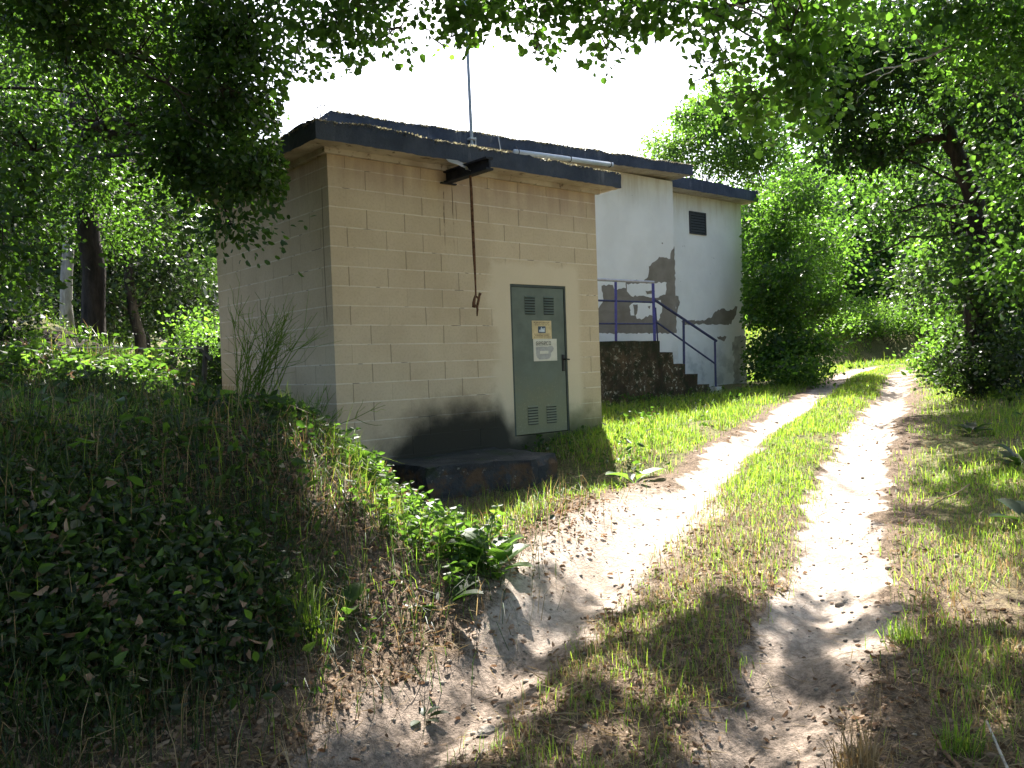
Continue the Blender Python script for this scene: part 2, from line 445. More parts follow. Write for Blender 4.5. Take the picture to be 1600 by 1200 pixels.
def leaves(C, D, L, wr, g, shape='rhomb', fold=.12, droop=None):
    """leaf blades: base C, direction D, length L -> (V,F)"""
    n = len(C); D = D / np.maximum(np.linalg.norm(D, axis=1, keepdims=True), 1e-6)
    r = g.normal(0, 1, (n, 3)); r[:, 2] += .0
    Wv = np.cross(D, r); Wv /= np.maximum(np.linalg.norm(Wv, axis=1, keepdims=True), 1e-6)
    U = np.cross(Wv, D)
    L = np.broadcast_to(np.asarray(L, float), (n,))[:, None]
    if shape == 'rhomb': T = [(0, 0, 0), (.5, .5, .06), (1, 0, 0), (.5, -.5, .06)]; FF = [(0, 1, 2, 3)]
    elif shape == 'round': T = [(0, 0, 0), (.22, .40, fold), (.68, .46, fold), (1, 0, 0), (.68, -.46, fold), (.22, -.40, fold)]; FF = [(0, 1, 2, 3), (0, 3, 4, 5)]
    elif shape == 'long': T = [(0, 0, 0), (.35, .5, fold), (.75, .3, fold * .5), (1, 0, -.08), (.75, -.3, fold * .5), (.35, -.5, fold)]; FF = [(0, 1, 2, 3), (0, 3, 4, 5)]
    V = np.empty((n, len(T), 3))
    for k, (a, b_, c_) in enumerate(T): V[:, k] = C + D * (a * L) + Wv * (b_ * wr * L) + U * (c_ * L)
    F = (np.arange(n)[:, None, None] * len(T) + np.array(FF)[None]).reshape(-1, 4)
    return V.reshape(-1, 3), F

shed = empty('block_shed', 'small beige concrete block utility shed with dark mossy flat roof', 'shed', (5.98, 9.05, .6))
b = MB(); zb = -.3
def q(x0, z0, x1, z1, y): b.face([(x0, y, z0), (x1, y, z0), (x1, y, z1), (x0, y, z1)])
q(X0, zb, DX0, ZT, Y0); q(DX1, zb, X1, ZT, Y0); q(DX0, DZ1, DX1, ZT, Y0); q(DX0, zb, DX1, DZ0, Y0)
yr = Y0 + .06
b.face([(DX0, Y0, DZ0), (DX0, yr, DZ0), (DX0, yr, DZ1), (DX0, Y0, DZ1)]); b.face([(DX1, yr, DZ0), (DX1, Y0, DZ0), (DX1, Y0, DZ1), (DX1, yr, DZ1)])
b.face([(DX0, Y0, DZ1), (DX0, yr, DZ1), (DX1, yr, DZ1), (DX1, Y0, DZ1)]); b.face([(DX0, yr, DZ0), (DX0, Y0, DZ0), (DX1, Y0, DZ0), (DX1, yr, DZ0)])
b.face([(X0, Y1, zb), (X0, Y0, zb), (X0, Y0, ZT), (X0, Y1, ZT)]); b.face([(X1, Y0, zb), (X1, Y1, zb), (X1, Y1, ZT), (X1, Y0, ZT)])
b.face([(X1, Y1, zb), (X0, Y1, zb), (X0, Y1, ZT), (X1, Y1, ZT)])
obj('wall', b.mesh('wall', M_BLOCK), shed)
b = MB()   # small plaster cove under the eave
e = .05
for (a, c_) in (((X0 - e, Y0 - e), (X1 + e, Y0 - .002)), ((X0 - e, Y0 - .002), (X0 - .002, Y1))):
    b.box((a[0], a[1], ZT - .055), (c_[0], c_[1], ZT + .004))
obj('eave_moulding', b.mesh('eave_moulding', M_SOFFIT), shed)
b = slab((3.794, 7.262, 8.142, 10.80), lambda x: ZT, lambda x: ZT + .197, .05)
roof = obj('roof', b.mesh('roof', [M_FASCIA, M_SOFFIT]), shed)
V, F = fringe(5, 3800, 3.8, 8.14, 7.262, lambda x: ZT + .197, 3.8, 10.6)
mo = obj('moss_fringe', bulk('moss_fringe', V, F, M_MOSS), roof); mo['kind'] = 'stuff'

# door
M_DOOR = None
N = NT('green_door_paint')
nz = N.noise(4, 5); sp = N.noise(40, 4, .75); zz = N.xyz()[2]
c = N.mix(N.mr(nz, .35, .65), (.094, .113, .088), (.122, .144, .112))
low = N.mr(N.math('ADD', zz, N.math('MULTIPLY', N.math('SUBTRACT', nz, .5), .8)), 1.55, .75)
c = N.mix(N.math('MULTIPLY', low, .75), c, (.215, .205, .115))
c = N.mix(N.math('MULTIPLY', N.mr(sp, .56, .66), N.math('MULTIPLY', low, .75)), c, (.28, .26, .17))
c = N.mix(N.math('MULTIPLY', N.mr(N.noise(14, 4, .7), .68, .74), .8), c, (.05, .032, .018))
N.col(c); N.b.inputs['Roughness'].default_value = .5; N.b.inputs['Specular IOR Level'].default_value = .4
M_DOOR = N.m
M_DARK = plain('dark_recess', (.012, .013, .012), .9)
M_IRON = plain('worn_dark_iron', (.035, .034, .032), .5, .4, .3)
door = obj('door', None or (lambda bb: (bb.box((DX0 + .035, Y0 + .015, DZ0 + .012), (DX1 - .030, Y0 + .055, DZ1 - .035)), bb.mesh('door', M_DOOR))[1])(MB()), shed)
b = MB()
b.box((DX0 + .002, Y0 + .006, DZ0 + .002), (DX0 + .030, Y0 + .058, DZ1 - .002)); b.box((DX1 - .025, Y0 + .006, DZ0 + .002), (DX1 - .002, Y0 + .058, DZ1 - .002))
b.box((DX0 + .030, Y0 + .006, DZ1 - .030), (DX1 - .025, Y0 + .058, DZ1 - .002))
obj('door_frame', b.mesh('door_frame', plain('door_frame_paint', (.05, .062, .052), .5)), door)
for (lx0, lx1, lz0, lz1) in ((6.642, 6.808, 2.135, 2.362), (6.955, 7.122, 2.135, 2.362), (6.636, 6.802, .785, 1.02), (6.945, 7.112, .785, 1.015)):
    b = MB(); k = 7; h = (lz1 - lz0) / k
    for i in range(k):
        za = lz0 + i * h; yf = Y0 + .015
        # pressed louvre: a hood that stands out at the bottom, with a dark slot under it
        b.face([(lx0, yf - .001, za + h * .95), (lx0, yf - .014, za + h * .38), (lx1, yf - .014, za + h * .38), (lx1, yf - .001, za + h * .95)], 0)
        b.face([(lx0, yf - .014, za + h * .38), (lx0, yf - .001, za + h * .30), (lx1, yf - .001, za + h * .30), (lx1, yf - .014, za + h * .38)], 1)
        b.face([(lx0, yf - .002, za + h * .02), (lx1, yf - .002, za + h * .02), (lx1, yf - .002, za + h * .36), (lx0, yf - .002, za + h * .36)], 1)
    obj('vent_louvre', b.mesh('vent_louvre', [M_DOOR, plain('louvre_slot', (.028, .034, .030), .8)]), door)
b = MB(); b.box((7.238, Y0 + .004, 1.428), (7.276, Y0 + .0145, 1.635)); b.tube([(7.262, Y0 + .004, 1.578), (7.262, Y0 - .045, 1.578)], .010, 8); b.tube([(7.262, Y0 - .042, 1.578), (7.315, Y0 - .044, 1.572)], .009, 8)
b.tube([(7.257, Y0 + .004, 1.475), (7.257, Y0 - .002, 1.475)], .009, 8)
obj('handle', b.mesh('handle', M_IRON), door)

# signs: a board, with the print as thin raised shapes on it
def strokes(b, paths, ox, oz, sx, sz, y, w_, m):
    for path in paths:
        for (a, c_) in zip(path, path[1:]):
            p = Vector((ox + a[0] * sx, oz + a[1] * sz)); q_ = Vector((ox + c_[0] * sx, oz + c_[1] * sz)); d = q_ - p
            if d.length < 1e-6: continue
            t = d.normalized(); nn = Vector((-t.y, t.x)) * w_ / 2; p = p - t * w_ / 2; q_ = q_ + t * w_ / 2
            b.face([(p.x - nn.x, y, p.y - nn.y), (q_.x - nn.x, y, q_.y - nn.y), (q_.x + nn.x, y, q_.y + nn.y), (p.x + nn.x, y, p.y + nn.y)], m)
M_CREAM = plain('yellowed_sign_board', (.58, .46, .25), .5); M_WHITE_S = plain('white_sign_board', (.60, .57, .47), .5, var=.06)
M_INK = plain('faded_brown_print', (.17, .12, .06), .6); M_BLUE = plain('blue_print', (.035, .06, .10), .5); M_PALE = plain('pale_print', (.50, .55, .58), .5)
M_GREYP = plain('grey_print', (.36, .35, .325), .6); M_BLACK = plain('black_print', (.035, .035, .03), .5)
ysg = Y0 + .015
b = MB(); b.box((6.748, ysg - .004, 1.838), (7.072, ysg - .0005, 2.062), 0); yp = ysg - .0055
r = random.Random(11)
for (zc, hgt, x0_, x1_) in ((2.042, .010, 6.775, 7.035), (2.024, .006, 6.79, 7.03), (2.009, .006, 6.79, 7.04), (1.896, .006, 6.78, 7.04), (1.880, .007, 6.79, 7.03), (1.860, .008, 6.775, 7.05)):
    xx = x0_
    while xx < x1_:
        wd = r.uniform(.012, .05); xe = min(xx + wd, x1_)
        b.face([(xx, yp, zc - hgt / 2), (xe, yp, zc - hgt / 2), (xe, yp, zc + hgt / 2), (xx, yp, zc + hgt / 2)], 1); xx = xe + r.uniform(.004, .009)
def rect(x0_, z0_, x1_, z1_, y_, m): b.face([(x0_, y_, z0_), (x1_, y_, z0_), (x1_, y_, z1_), (x0_, y_, z1_)], m)
rect(6.845, 1.910, 6.970, 1.992, yp, 2); rect(6.860, 1.922, 6.955, 1.950, yp - .001, 3); rect(6.885, 1.950, 6.930, 1.966, yp - .001, 3); rect(6.893, 1.966, 6.907, 1.982, yp - .001, 3); rect(6.935, 1.950, 6.955, 1.972, yp - .001, 3)
obj('warning_sign', b.mesh('warning_sign', [M_CREAM, M_INK, M_BLUE, M_PALE]), door, label='cream warning notice with small blue pictogram')
b = MB(); b.box((6.760, ysg - .004, 1.563), (7.154, ysg - .0005, 1.836), 0)
G_ = [[(.9, 1), (.1, 1), (.1, 0), (.9, 0), (.9, .5), (.5, .5)]]
e_ = [[(.1, .5), (.9, .5), (.9, 1), (.1, 1), (.1, 0), (.9, 0)]]
s_ = [[(.9, 1), (.1, 1), (.1, .5), (.9, .5), (.9, 0), (.1, 0)]]
c_ = [[(.9, 1), (.1, 1), (.1, 0), (.9, 0)]]
o_ = [[(.1, 0), (.9, 0), (.9, 1), (.1, 1), (.1, 0)]]
lx = 6.803
for L_ in (G_, e_, s_, e_, c_, o_):
    strokes(b, L_, lx, 1.762, .034, .038, yp, .0068, 1); lx += .0432
blob = [(6.80, 1.735), (6.795, 1.66), (6.81, 1.61), (6.85, 1.583), (6.95, 1.582), (7.02, 1.592), (7.045, 1.62), (7.05, 1.66), (7.085, 1.69), (7.10, 1.715), (7.085, 1.742), (7.04, 1.748), (6.99, 1.735), (6.90, 1.74)]
b.face([(p[0], yp, p[1]) for p in blob], 2); rect(6.862, 1.652, 7.005, 1.688, yp - .001, 0)
for k in range(12): rect(6.80 + k * .023, 1.747, 6.812 + k * .023, 1.751, yp - .001, 2)
obj('notice_sign', b.mesh('notice_sign', [M_WHITE_S, M_BLACK, M_GREYP]), door, label='square white notice lettered GESECO over a grey drawing')

# beam under the eave with the hanging rusted bar
N = NT('rust')
c = N.mix(N.mr(N.noise(30, 5), .3, .7), (.055, .028, .016), (.17, .085, .045)); N.col(c); N.b.inputs['Roughness'].default_value = .9; N.bump(N.noise(60, 4), .6, .006); M_RUST = N.m
b = MB(); bx0, bx1 = 5.482, 5.580
b.box((bx0, 6.76, 3.705), (bx1, Y0 + .03, 3.725)); b.box((bx0, 6.76, 3.592), (bx1, Y0 + .03, 3.612)); b.box((5.520, 6.76, 3.612), (5.542, Y0 + .03, 3.705))
b.box((bx0 - .05, 7.49, 3.578), (bx1 + .06, Y0 + .03, 3.591))
obj('hoist_beam', b.mesh('hoist_beam', plain('beam_black_steel', (.02, .022, .03), .7, .2, .4, bump=.4)), shed)
hb = empty('rusty_hanging_bar', 'long rusty flat bar hanging from the beam under the shed eave', 'hanging bar', (5.53, 7.1, 2.09))
b = MB()
b.tube([(5.531, 7.10, 3.60), (5.536, 7.098, 3.45), (5.540, 7.10, 3.1), (5.545, 7.10, 2.75), (5.548, 7.10, 2.62), (5.552, 7.102, 2.40), (5.553, 7.105, 2.30)], [.013, .016, .017, .017, .014, .009, .010], 6)
obj('bar', b.mesh('bar', M_RUST), hb)
b = MB()
b.tube([(5.553, 7.105, 2.31), (5.528, 7.10, 2.265), (5.512, 7.095, 2.215), (5.507, 7.095, 2.175), (5.520, 7.09, 2.172), (5.536, 7.085, 2.195)], [.010, .014, .018, .019, .014, .010], 7)
b.tube([(5.560, 7.10, 2.165), (5.574, 7.10, 2.215), (5.587, 7.098, 2.26), (5.600, 7.10, 2.30), (5.612, 7.10, 2.325)], [.012, .015, .014, .013, .018], 7)
b.tube([(5.553, 7.10, 2.29), (5.575, 7.10, 2.275), (5.592, 7.10, 2.28)], [.011, .012, .010], 6)
b.tube([(5.536, 7.09, 2.19), (5.555, 7.095, 2.19), (5.562, 7.095, 2.15), (5.556, 7.095, 2.11), (5.553, 7.095, 2.075)], [.009, .013, .012, .010, .007], 6)
obj('clamp', b.mesh('clamp', M_RUST, True), hb)
# torn plastic film caught on the beam
b = MB(); g = random.Random(5)
rows = []
for i in range(8):
    t = i / 7
    rows.append([(5.30 + .50 * s_ * (1 - t) + .23 * t + g.uniform(-.012, .012), 7.22 - .16 * t + g.uniform(-.01, .01), 3.765 - .135 * t + g.uniform(-.012, .012)) for s_ in (0, .17, .33, .5, .67, .83, 1)])
for i in range(7):
    for j in range(6): b.face([rows[i][j], rows[i][j + 1], rows[i + 1][j + 1], rows[i + 1][j]])
N = NT('dusty_film'); N.col((.55, .57, .58)); N.b.inputs['Roughness'].default_value = .4
tr = N.n('ShaderNodeBsdfTranslucent'); tr.inputs[0].default_value = (.75, .77, .78, 1); mx = N.n('ShaderNodeMixShader'); mx.inputs[0].default_value = .6
N.t.links.new(N.b.outputs[0], mx.inputs[1]); N.t.links.new(tr.outputs[0], mx.inputs[2]); N.t.links.new(mx.outputs[0], N.out.inputs[0])
obj('plastic_film', b.mesh('plastic_film', N.m), label='scrap of pale torn plastic film caught on the beam under the eave', cat='plastic scrap')

# concrete pad in the hollow
N = NT('shade_dark_mouldy_concrete')
c = N.mix(N.mr(N.noise(3, 5), .35, .65), (.030, .031, .032), (.055, .054, .052)); zz = N.xyz()[2]  # concrete tone darkened for the shadow lying in the hollow
c = N.mix(N.math('MULTIPLY', N.mr(zz, .55, .50), N.mr(N.noise(4, 5, .7), .42, .6)), c, (.10, .058, .030))
c = N.mix(N.mr(N.noise(9, 5, .7), .62, .70, 0, .7), c, (.27, .25, .20))
c = N.mix(N.mr(N.noise(2.3, 4), .55, .65, 0, .7), c, (.025, .038, .012))
N.col(c); N.bump(N.noise(20, 5), .7, .03); M_PAD = N.m
def rough_block(b, pts, z0, z1, jit, seed, step=.12, m=0):
    """prism on a polygon with chipped, uneven sides and edges"""
    g = random.Random(seed); P = []
    for i, p in enumerate(pts):
        q_ = pts[(i + 1) % len(pts)]; L_ = math.hypot(q_[0] - p[0], q_[1] - p[1]); k = max(1, int(L_ / step))
        P += [(p[0] + (q_[0] - p[0]) * j / k, p[1] + (q_[1] - p[1]) * j / k) for j in range(k)]
    n = len(P); lv = []
    for t in (0, .3, .6, .85, 1):
        lv.append([len(b.v) + i for i in range(n)])
        for p in P: b.v.append((p[0] + g.uniform(-jit, jit), p[1] + g.uniform(-jit, jit), z0 + (z1 - z0) * t + (g.uniform(-jit, 0) if t == 1 else 0)))
    for k in range(4):
        for i in range(n): b.f.append((lv[k][i], lv[k][(i + 1) % n], lv[k + 1][(i + 1) % n], lv[k + 1][i])); b.mi.append(m)
    b.f.append(tuple(lv[4])); b.mi.append(m)
b = MB(); rough_block(b, [(4.50, 6.62), (4.95, 6.52), (5.55, 6.30), (6.02, 6.42), (6.08, 7.50), (4.50, 7.50)], -.1, .575, .022, 4)
obj('concrete_pad', b.mesh('concrete_pad', M_PAD), label='mouldy concrete slab coloured dark for the shade in the hollow at the foot of the shed wall', cat='concrete slab')

# ------------------------------------------------------------------ the white building
YA, YB = 11.0, 11.6
N = NT('flaking_white_paint')
zz = N.xyz()[2]; nz = N.noise(1.4, 4); fi = N.noise(30, 4)
c = N.mix(N.mr(nz, .3, .7), (.78, .765, .73), (.86, .845, .81))
c = N.mix(N.math('MULTIPLY', N.mr(zz, 4.4, 5.2), N.mr(N.noise(6, 4, vec=N.scaled((1, 1, .15))), .4, .7, .1, .6)), c, (.52, .44, .35))
c = N.mix(N.math('MULTIPLY', N.mr(N.noise(9, 4, .7), .70, .73), .8), c, (.26, .23, .19))
c = N.mix(N.math('MULTIPLY', N.mr(zz, 2.04, 1.3), N.mr(N.noise(3, 5), .45, .62, .1, .6)), c, (.40, .40, .38))
N.col(c); N.bump(N.math('ADD', N.math('MULTIPLY', fi, .4), nz), .25, .015); M_WHITE = N.m
N = NT('bare_cement_render')
c = N.mix(N.mr(N.noise(2.5, 5), .3, .7), (.20, .172, .138), (.27, .24, .20)); c = N.mix(N.mr(N.noise(7, 3, vec=N.scaled((.2, .2, 1))), .5, .7, 0, .4), c, (.17, .145, .118))
N.col(c); N.bump(N.noise(40, 4), .5, .01); M_BARE = N.m

def ragged(b, poly, y, m, seed, rough=.022, step=.06):
    g = random.Random(seed); P = []
    for i, p in enumerate(poly):
        q_ = poly[(i + 1) % len(poly)]; L_ = math.hypot(q_[0] - p[0], q_[1] - p[1]); k = max(1, int(L_ / step))
        for j in range(k):
            t = j / k; a = rough if (j > 0) else rough * .3
            P.append((p[0] + (q_[0] - p[0]) * t + g.uniform(-a, a), y, p[1] + (q_[1] - p[1]) * t + g.uniform(-a, a)))
    from mathutils.geometry import tessellate_polygon
    Q = [Vector((p[0], p[2], 0)) for p in P]
    for t in tessellate_polygon([Q]):
        a, b2, c2 = (Q[k] for k in t); tri = [P[k] for k in t]
        if (b2 - a).cross(c2 - a).z < 0: tri.reverse()
        b.face(tri, m)
white = empty('white_building', 'white rendered building with flaking paint behind the block shed', 'building', (12, 12, .8))
kB = YB / 11.25
XA, XB = 13.93, 17.27
b = MB()
b.box((6.2, YA, .2), (XA, 15.2, 5.24)); b.box((13.5, YB, .2), (XB, 14.8, 5.22))
b.box((6.2, YA - .02, .2), (XA - .001, YA - .0005, 2.045)); b.box((XA + .001, YB - .035, .2), (XB + .01, YB - .0005, 2.02)); b.box((XA + .001, YB - .018, 2.021), (XB + .005, YB - .0005, 2.24))
bb = lambda pts: [((p[0]) * kB, 1.55 + (p[1] - 1.55) * kB) for p in pts]
ragged(b, [(13.925, 3.89), (13.925, 2.84), (13.92, 2.06), (12.18, 2.06), (11.3, 2.08), (11.3, 2.5), (11.58, 2.55), (11.72, 2.7), (11.67, 2.98), (11.99, 3.01), (12.04, 2.91), (12.37, 2.96), (12.38, 3.12), (12.89, 3.12), (13.05, 3.21), (13.09, 3.42), (13.32, 3.55), (13.42, 3.64), (13.78, 3.62), (13.83, 3.79)], YA - .004, 1, 1, .018)
ragged(b, [(12.39, 3.04), (13.21, 3.10), (13.63, 3.11), (13.58, 2.86), (13.29, 2.78), (12.88, 2.82), (12.51, 2.80), (12.39, 2.90)], YA - .008, 0, 2, .02)
ragged(b, [(12.45, 2.6), (12.6, 2.69), (13.22, 2.69), (13.42, 2.74), (13.47, 2.58), (13.33, 2.32), (13.05, 2.43), (12.8, 2.34), (12.49, 2.42)], YA - .008, 0, 3, .025)
ragged(b, [(12.56, 2.64), (12.7, 2.64), (12.67, 2.46), (12.6, 2.4)], YA - .012, 1, 4, .012)
ragged(b, [(13.0, 2.60), (13.09, 2.62), (13.06, 2.55)], YA - .012, 1, 5, .01); ragged(b, [(13.2, 2.52), (13.25, 2.60), (13.28, 2.50)], YA - .012, 1, 6, .01)
ragged(b, [(12.95, 2.92), (13.25, 2.93), (13.2, 2.86), (13.0, 2.85)], YA - .012, 1, 12, .012)
ragged(b, [(13.50, 3.93), (13.56, 3.94), (13.55, 3.90)], YA - .004, 1, 7, .008)
ragged(b, bb([(13.90, 2.87), (14.34, 2.87), (14.38, 2.74), (14.24, 2.41), (14.16, 2.26), (13.90, 2.26)]), YB - .004, 1, 8, .02)
ragged(b, bb([(14.41, 2.33), (14.88, 2.37), (14.88, 2.33), (15.28, 2.37), (15.52, 2.44), (15.63, 2.56), (15.94, 2.64), (16.05, 2.59), (16.29, 2.6), (16.42, 2.69), (16.5, 2.69), (16.45, 2.5), (16.28, 2.36), (16.24, 2.27), (15.65, 2.26), (14.98, 2.27), (14.48, 2.25)]), YB - .004, 1, 9, .018)
ragged(b, bb([(15.62, 1.99), (15.99, 1.99), (15.9, 1.88), (15.68, 1.93)]), YB - .039, 1, 10, .02)
ragged(b, bb([(16.32, 1.99), (16.74, 1.99), (16.74, .7), (16.21, .7), (16.26, 1.4), (16.20, 1.75)]), YB - .039, 2, 11, .05)
obj('wall', b.mesh('wall', [M_WHITE, M_BARE, plain('damp_grey_plaster', (.40, .39, .36), .9, var=.3, nscale=5)]), white)
zbA = lambda x: 5.01 + (x - 5.79) * .0362
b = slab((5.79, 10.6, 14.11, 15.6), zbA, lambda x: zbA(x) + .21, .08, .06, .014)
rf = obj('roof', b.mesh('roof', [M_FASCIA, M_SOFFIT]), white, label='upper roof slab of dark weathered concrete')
V, F = fringe(9, 4200, 5.8, 14.1, 10.6, lambda x: zbA(x) + .21, size=.026)
mo = obj('moss_fringe', bulk('moss_fringe', V, F, M_MOSS), rf); mo['kind'] = 'stuff'
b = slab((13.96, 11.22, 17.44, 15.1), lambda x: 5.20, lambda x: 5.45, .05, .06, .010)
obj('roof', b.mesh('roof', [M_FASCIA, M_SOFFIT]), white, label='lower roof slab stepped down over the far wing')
# louvred vent
vx0, vx1, vz0, vz1 = [a for a in (14.80 * kB, 15.35 * kB, 1.55 + (4.27 - 1.55) * kB, 1.55 + (4.725 - 1.55) * kB)]
b = MB(); yv = YB - .012
b.box((vx0, yv, vz0), (vx1, YB - .001, vz1), 1)
for i in range(7):
    h = (vz1 - vz0 - .04) / 7; za = vz0 + .02 + i * h
    b.face([(vx0 + .03, yv - .012, za + .01), (vx1 - .03, yv - .012, za + .01), (vx1 - .03, yv - .001, za + h), (vx0 + .03, yv - .001, za + h)], 0)
b.box((vx0 - .02, yv - .016, vz0 - .02), (vx0 + .02, YB - .0015, vz1 + .02), 0); b.box((vx1 - .02, yv - .016, vz0 - .02), (vx1 + .02, YB - .0015, vz1 + .02), 0)
b.box((vx0 + .021, yv - .016, vz1 - .015), (vx1 - .021, YB - .0015, vz1 + .02), 0); b.box((vx0 + .021, yv - .016, vz0 - .02), (vx1 - .021, YB - .0015, vz0 + .015), 0)
obj('vent_grille', b.mesh('vent_grille', [plain('grille_grey', (.045, .047, .055), .6), M_DARK]), white)
# pale pipe clipped under the upper roof edge
zp = lambda x: 5.095 + (x - 9.157) * .0385
b = MB(); b.tube([(9.15, 10.52, zp(9.15)), (11.56, 10.52, zp(11.56))], .045, 12)
pipe = obj('pipe', b.mesh('pipe', plain('pale_grey_plastic', (.50, .54, .58), .35, var=.06), True), white)
for xx in (9.22, 10.45, 11.49):
    b = MB()
    b.tube([(xx, 10.52 + .05 * math.cos(t), zp(xx) + .05 * math.sin(t)) for t in np.linspace(0, 2 * math.pi, 13)], .008, 5); b.tube([(xx, 10.52, zp(xx) + .045), (xx, 10.56, zp(xx) + .10)], .008, 5)
    obj('pipe_clip', b.mesh('pipe_clip', M_IRON), pipe)

# antenna mast and stay wire
mast = empty('antenna_mast', 'thin grey metal mast standing up behind the shed roof', 'mast', (8.27, 10.55, 4.0))
b = MB(); b.tube([(8.30, 10.55, 3.95), (8.272, 10.55, 5.13), (8.244, 10.55, 7.39), (8.22, 10.55, 9.3)], [.030, .028, .024, .018], 8)
obj('pole', b.mesh('pole', plain('galvanised_steel', (.30, .32, .34), .45, .5), True), mast)
b = MB(); b.box((8.22, 10.50, 5.06), (8.33, 10.61, 5.09)); b.box((8.22, 10.50, 5.17), (8.33, 10.61, 5.20)); b.tube([(8.335, 10.53, 5.06), (8.335, 10.53, 5.21)], .012, 6)
obj('clamp', b.mesh('clamp', plain('pale_clamp', (.45, .46, .47), .5, .3)), mast)
b = MB(); b.tube([(8.84, 10.57, 5.38), (8.86, 10.565, 5.25), (8.885, 10.55, 5.05), (8.90, 10.55, 3.97)], .008, 5)
obj('roof_cable', b.mesh('roof_cable', plain('white_cable', (.6, .6, .6), .5)), label='short pale cable running up beside the mast onto the upper roof', cat='cable')

# concrete steps and blue railing
N = NT('mossy_step_concrete')
zz = N.xyz()[2]; a_ = N.noise(2.2, 5, .65); f_ = N.noise(11, 5, .75); h_ = N.noise(40, 4, .7)
c = N.mix(N.mr(a_, .35, .65), (.050, .036, .022), (.115, .080, .046))
c = N.mix(N.mr(N.noise(5, 5, .75), .45, .6, 0, .85), c, (.028, .036, .016))
c = N.mix(N.math('MULTIPLY', N.mr(f_, .55, .62), N.mr(a_, .42, .56)), c, (.46, .42, .32))
c = N.mix(N.math('MULTIPLY', N.mr(zz, 1.55, 1.9), N.mr(f_, .35, .55, .2, .9)), c, (.018, .026, .012))
N.col(c); N.b.inputs['Roughness'].default_value = .97; N.bump(N.math('ADD', f_, N.math('MULTIPLY', h_, .5)), .9, .04); M_STEP = N.m
st = empty('concrete_steps', 'mossy old concrete steps and landing against the white wall', 'steps', (12, 10.4, .7))
b = MB()
prof = [(12.15, 1.88), (12.52, 1.66), (12.89, 1.43), (13.26, 1.22), (13.62, 1.0)]
xs = [9.0] + [p[0] for p in prof]
for i in range(5):
    rough_block(b, [(xs[i] + (.0 if i == 0 else -.02), 10.0), (xs[i + 1], 10.0), (xs[i + 1], YA - .03), (xs[i] + (.0 if i == 0 else -.02), YA - .03)], .2, prof[i][1], .015, 20 + i, .1)
obj('step_body', b.mesh('step_body', M_STEP), st)
rl = empty('blue_railing', 'dark blue tube railing beside the mossy concrete steps', 'railing', (12.1, 10.08, 1.88))
M_BLUEP = plain('blue_railing_paint', (.055, .058, .26), .45, .1, .3, 10, .4); M_DBLUE = plain('dark_blue_railing_paint', (.036, .042, .115), .45, .1, .3)
yr_ = 10.08
def post(xa, z0, xb, z1, w_=.032, m=M_BLUEP):
    b = MB(); b.tube([(xa, yr_, z0), (xb, yr_, z1)], w_, 4); return obj('post', b.mesh('post', m), rl)
post(9.95, 1.86, 9.98, 2.94); post(11.03, 1.86, 11.07, 2.94); post(12.10, 1.86, 12.10, 2.95, .036); post(12.20, 1.64, 12.15, 2.5, .02, M_DBLUE)
post(12.95, 1.20, 12.985, 2.29, .03, M_DBLUE); post(13.96, .78, 13.975, 1.85, .027, M_DBLUE)
def rail(name, p, q_, w_=.02, m=M_DBLUE, lab=None):
    b = MB(); b.tube([(p[0], yr_, p[1]), (q_[0], yr_, q_[1])], w_, 8); obj(name, b.mesh(name, m), rl, label=lab)
rail('handrail', (9.2, 2.96), (12.12, 2.975), .026, plain('worn_pale_rail', (.40, .40, .45), .4, .2)); rail('crossbar', (9.2, 2.60), (12.09, 2.60), .018); rail('crossbar', (9.2, 2.19), (12.09, 2.195), .015)
rail('handrail', (12.10, 2.66), (14.03, 1.855), .026); rail('crossbar', (12.12, 2.25), (13.96, 1.40), .018)
b = MB(); b.box((13.88, 10.0, hz(13.96, 10.08) - .05), (14.06, 10.16, .93)); obj('foot_block', b.mesh('foot_block', plain('pale_foot', (.5, .5, .48), .8)), rl)
#VEG#
# ================================================================== vegetation
WALLP = [(446, 140), (1000, 140), (1160, 300), (1160, 600), (940, 700), (525, 700), (512, 345), (446, 330)]
SKYP = [(440, 252), (436, 170), (450, 128), (540, 118), (600, 84), (625, 118), (690, 130), (728, 122), (745, 84), (800, 66), (835, 100), (905, 118), (930, 150), (955, 150), (968, 112), (985, 80), (1050, 56), (1062, 110), (1075, 135), (1050, 180), (1010, 205), (985, 252), (700, 215)]
LIT = [  # sunlit patches of ground, as they lie in the photograph
    [(905, 930), (860, 890), (980, 850), (1120, 765), (1235, 650), (1330, 655), (1440, 640), (1420, 700), (1395, 780), (1345, 850), (1300, 905), (1225, 955), (1130, 925), (1050, 898), (960, 925)],
    [(945, 690), (1000, 655), (1200, 640), (1250, 660), (1120, 785), (900, 870), (850, 800), (1030, 745)],
    [(430, 660), (500, 735), (600, 790), (700, 815), (860, 800), (900, 870), (850, 890), (760, 885), (640, 870), (540, 830), (450, 760)],
    [(0, 575), (100, 562), (200, 575), (285, 600), (280, 632), (120, 632), (0, 625)],
    [(1400, 600), (1600, 620), (1600, 672), (1480, 690), (1420, 655)],
    [(1370, 890), (1450, 850), (1600, 850), (1600, 985), (1500, 975), (1420, 930)],
    [(440, 1060), (600, 1000), (720, 1010), (690, 1090), (600, 1200), (410, 1200)],
    [(520, 950), (620, 905), (720, 960), (650, 995), (560, 990)],
    [(560, 800), (700, 810), (860, 830), (880, 890), (780, 905), (640, 890)],
    [(430, 760), (520, 800), (560, 860), (500, 870), (450, 820)],
]
gd = np.random.default_rng(90); DAP = []
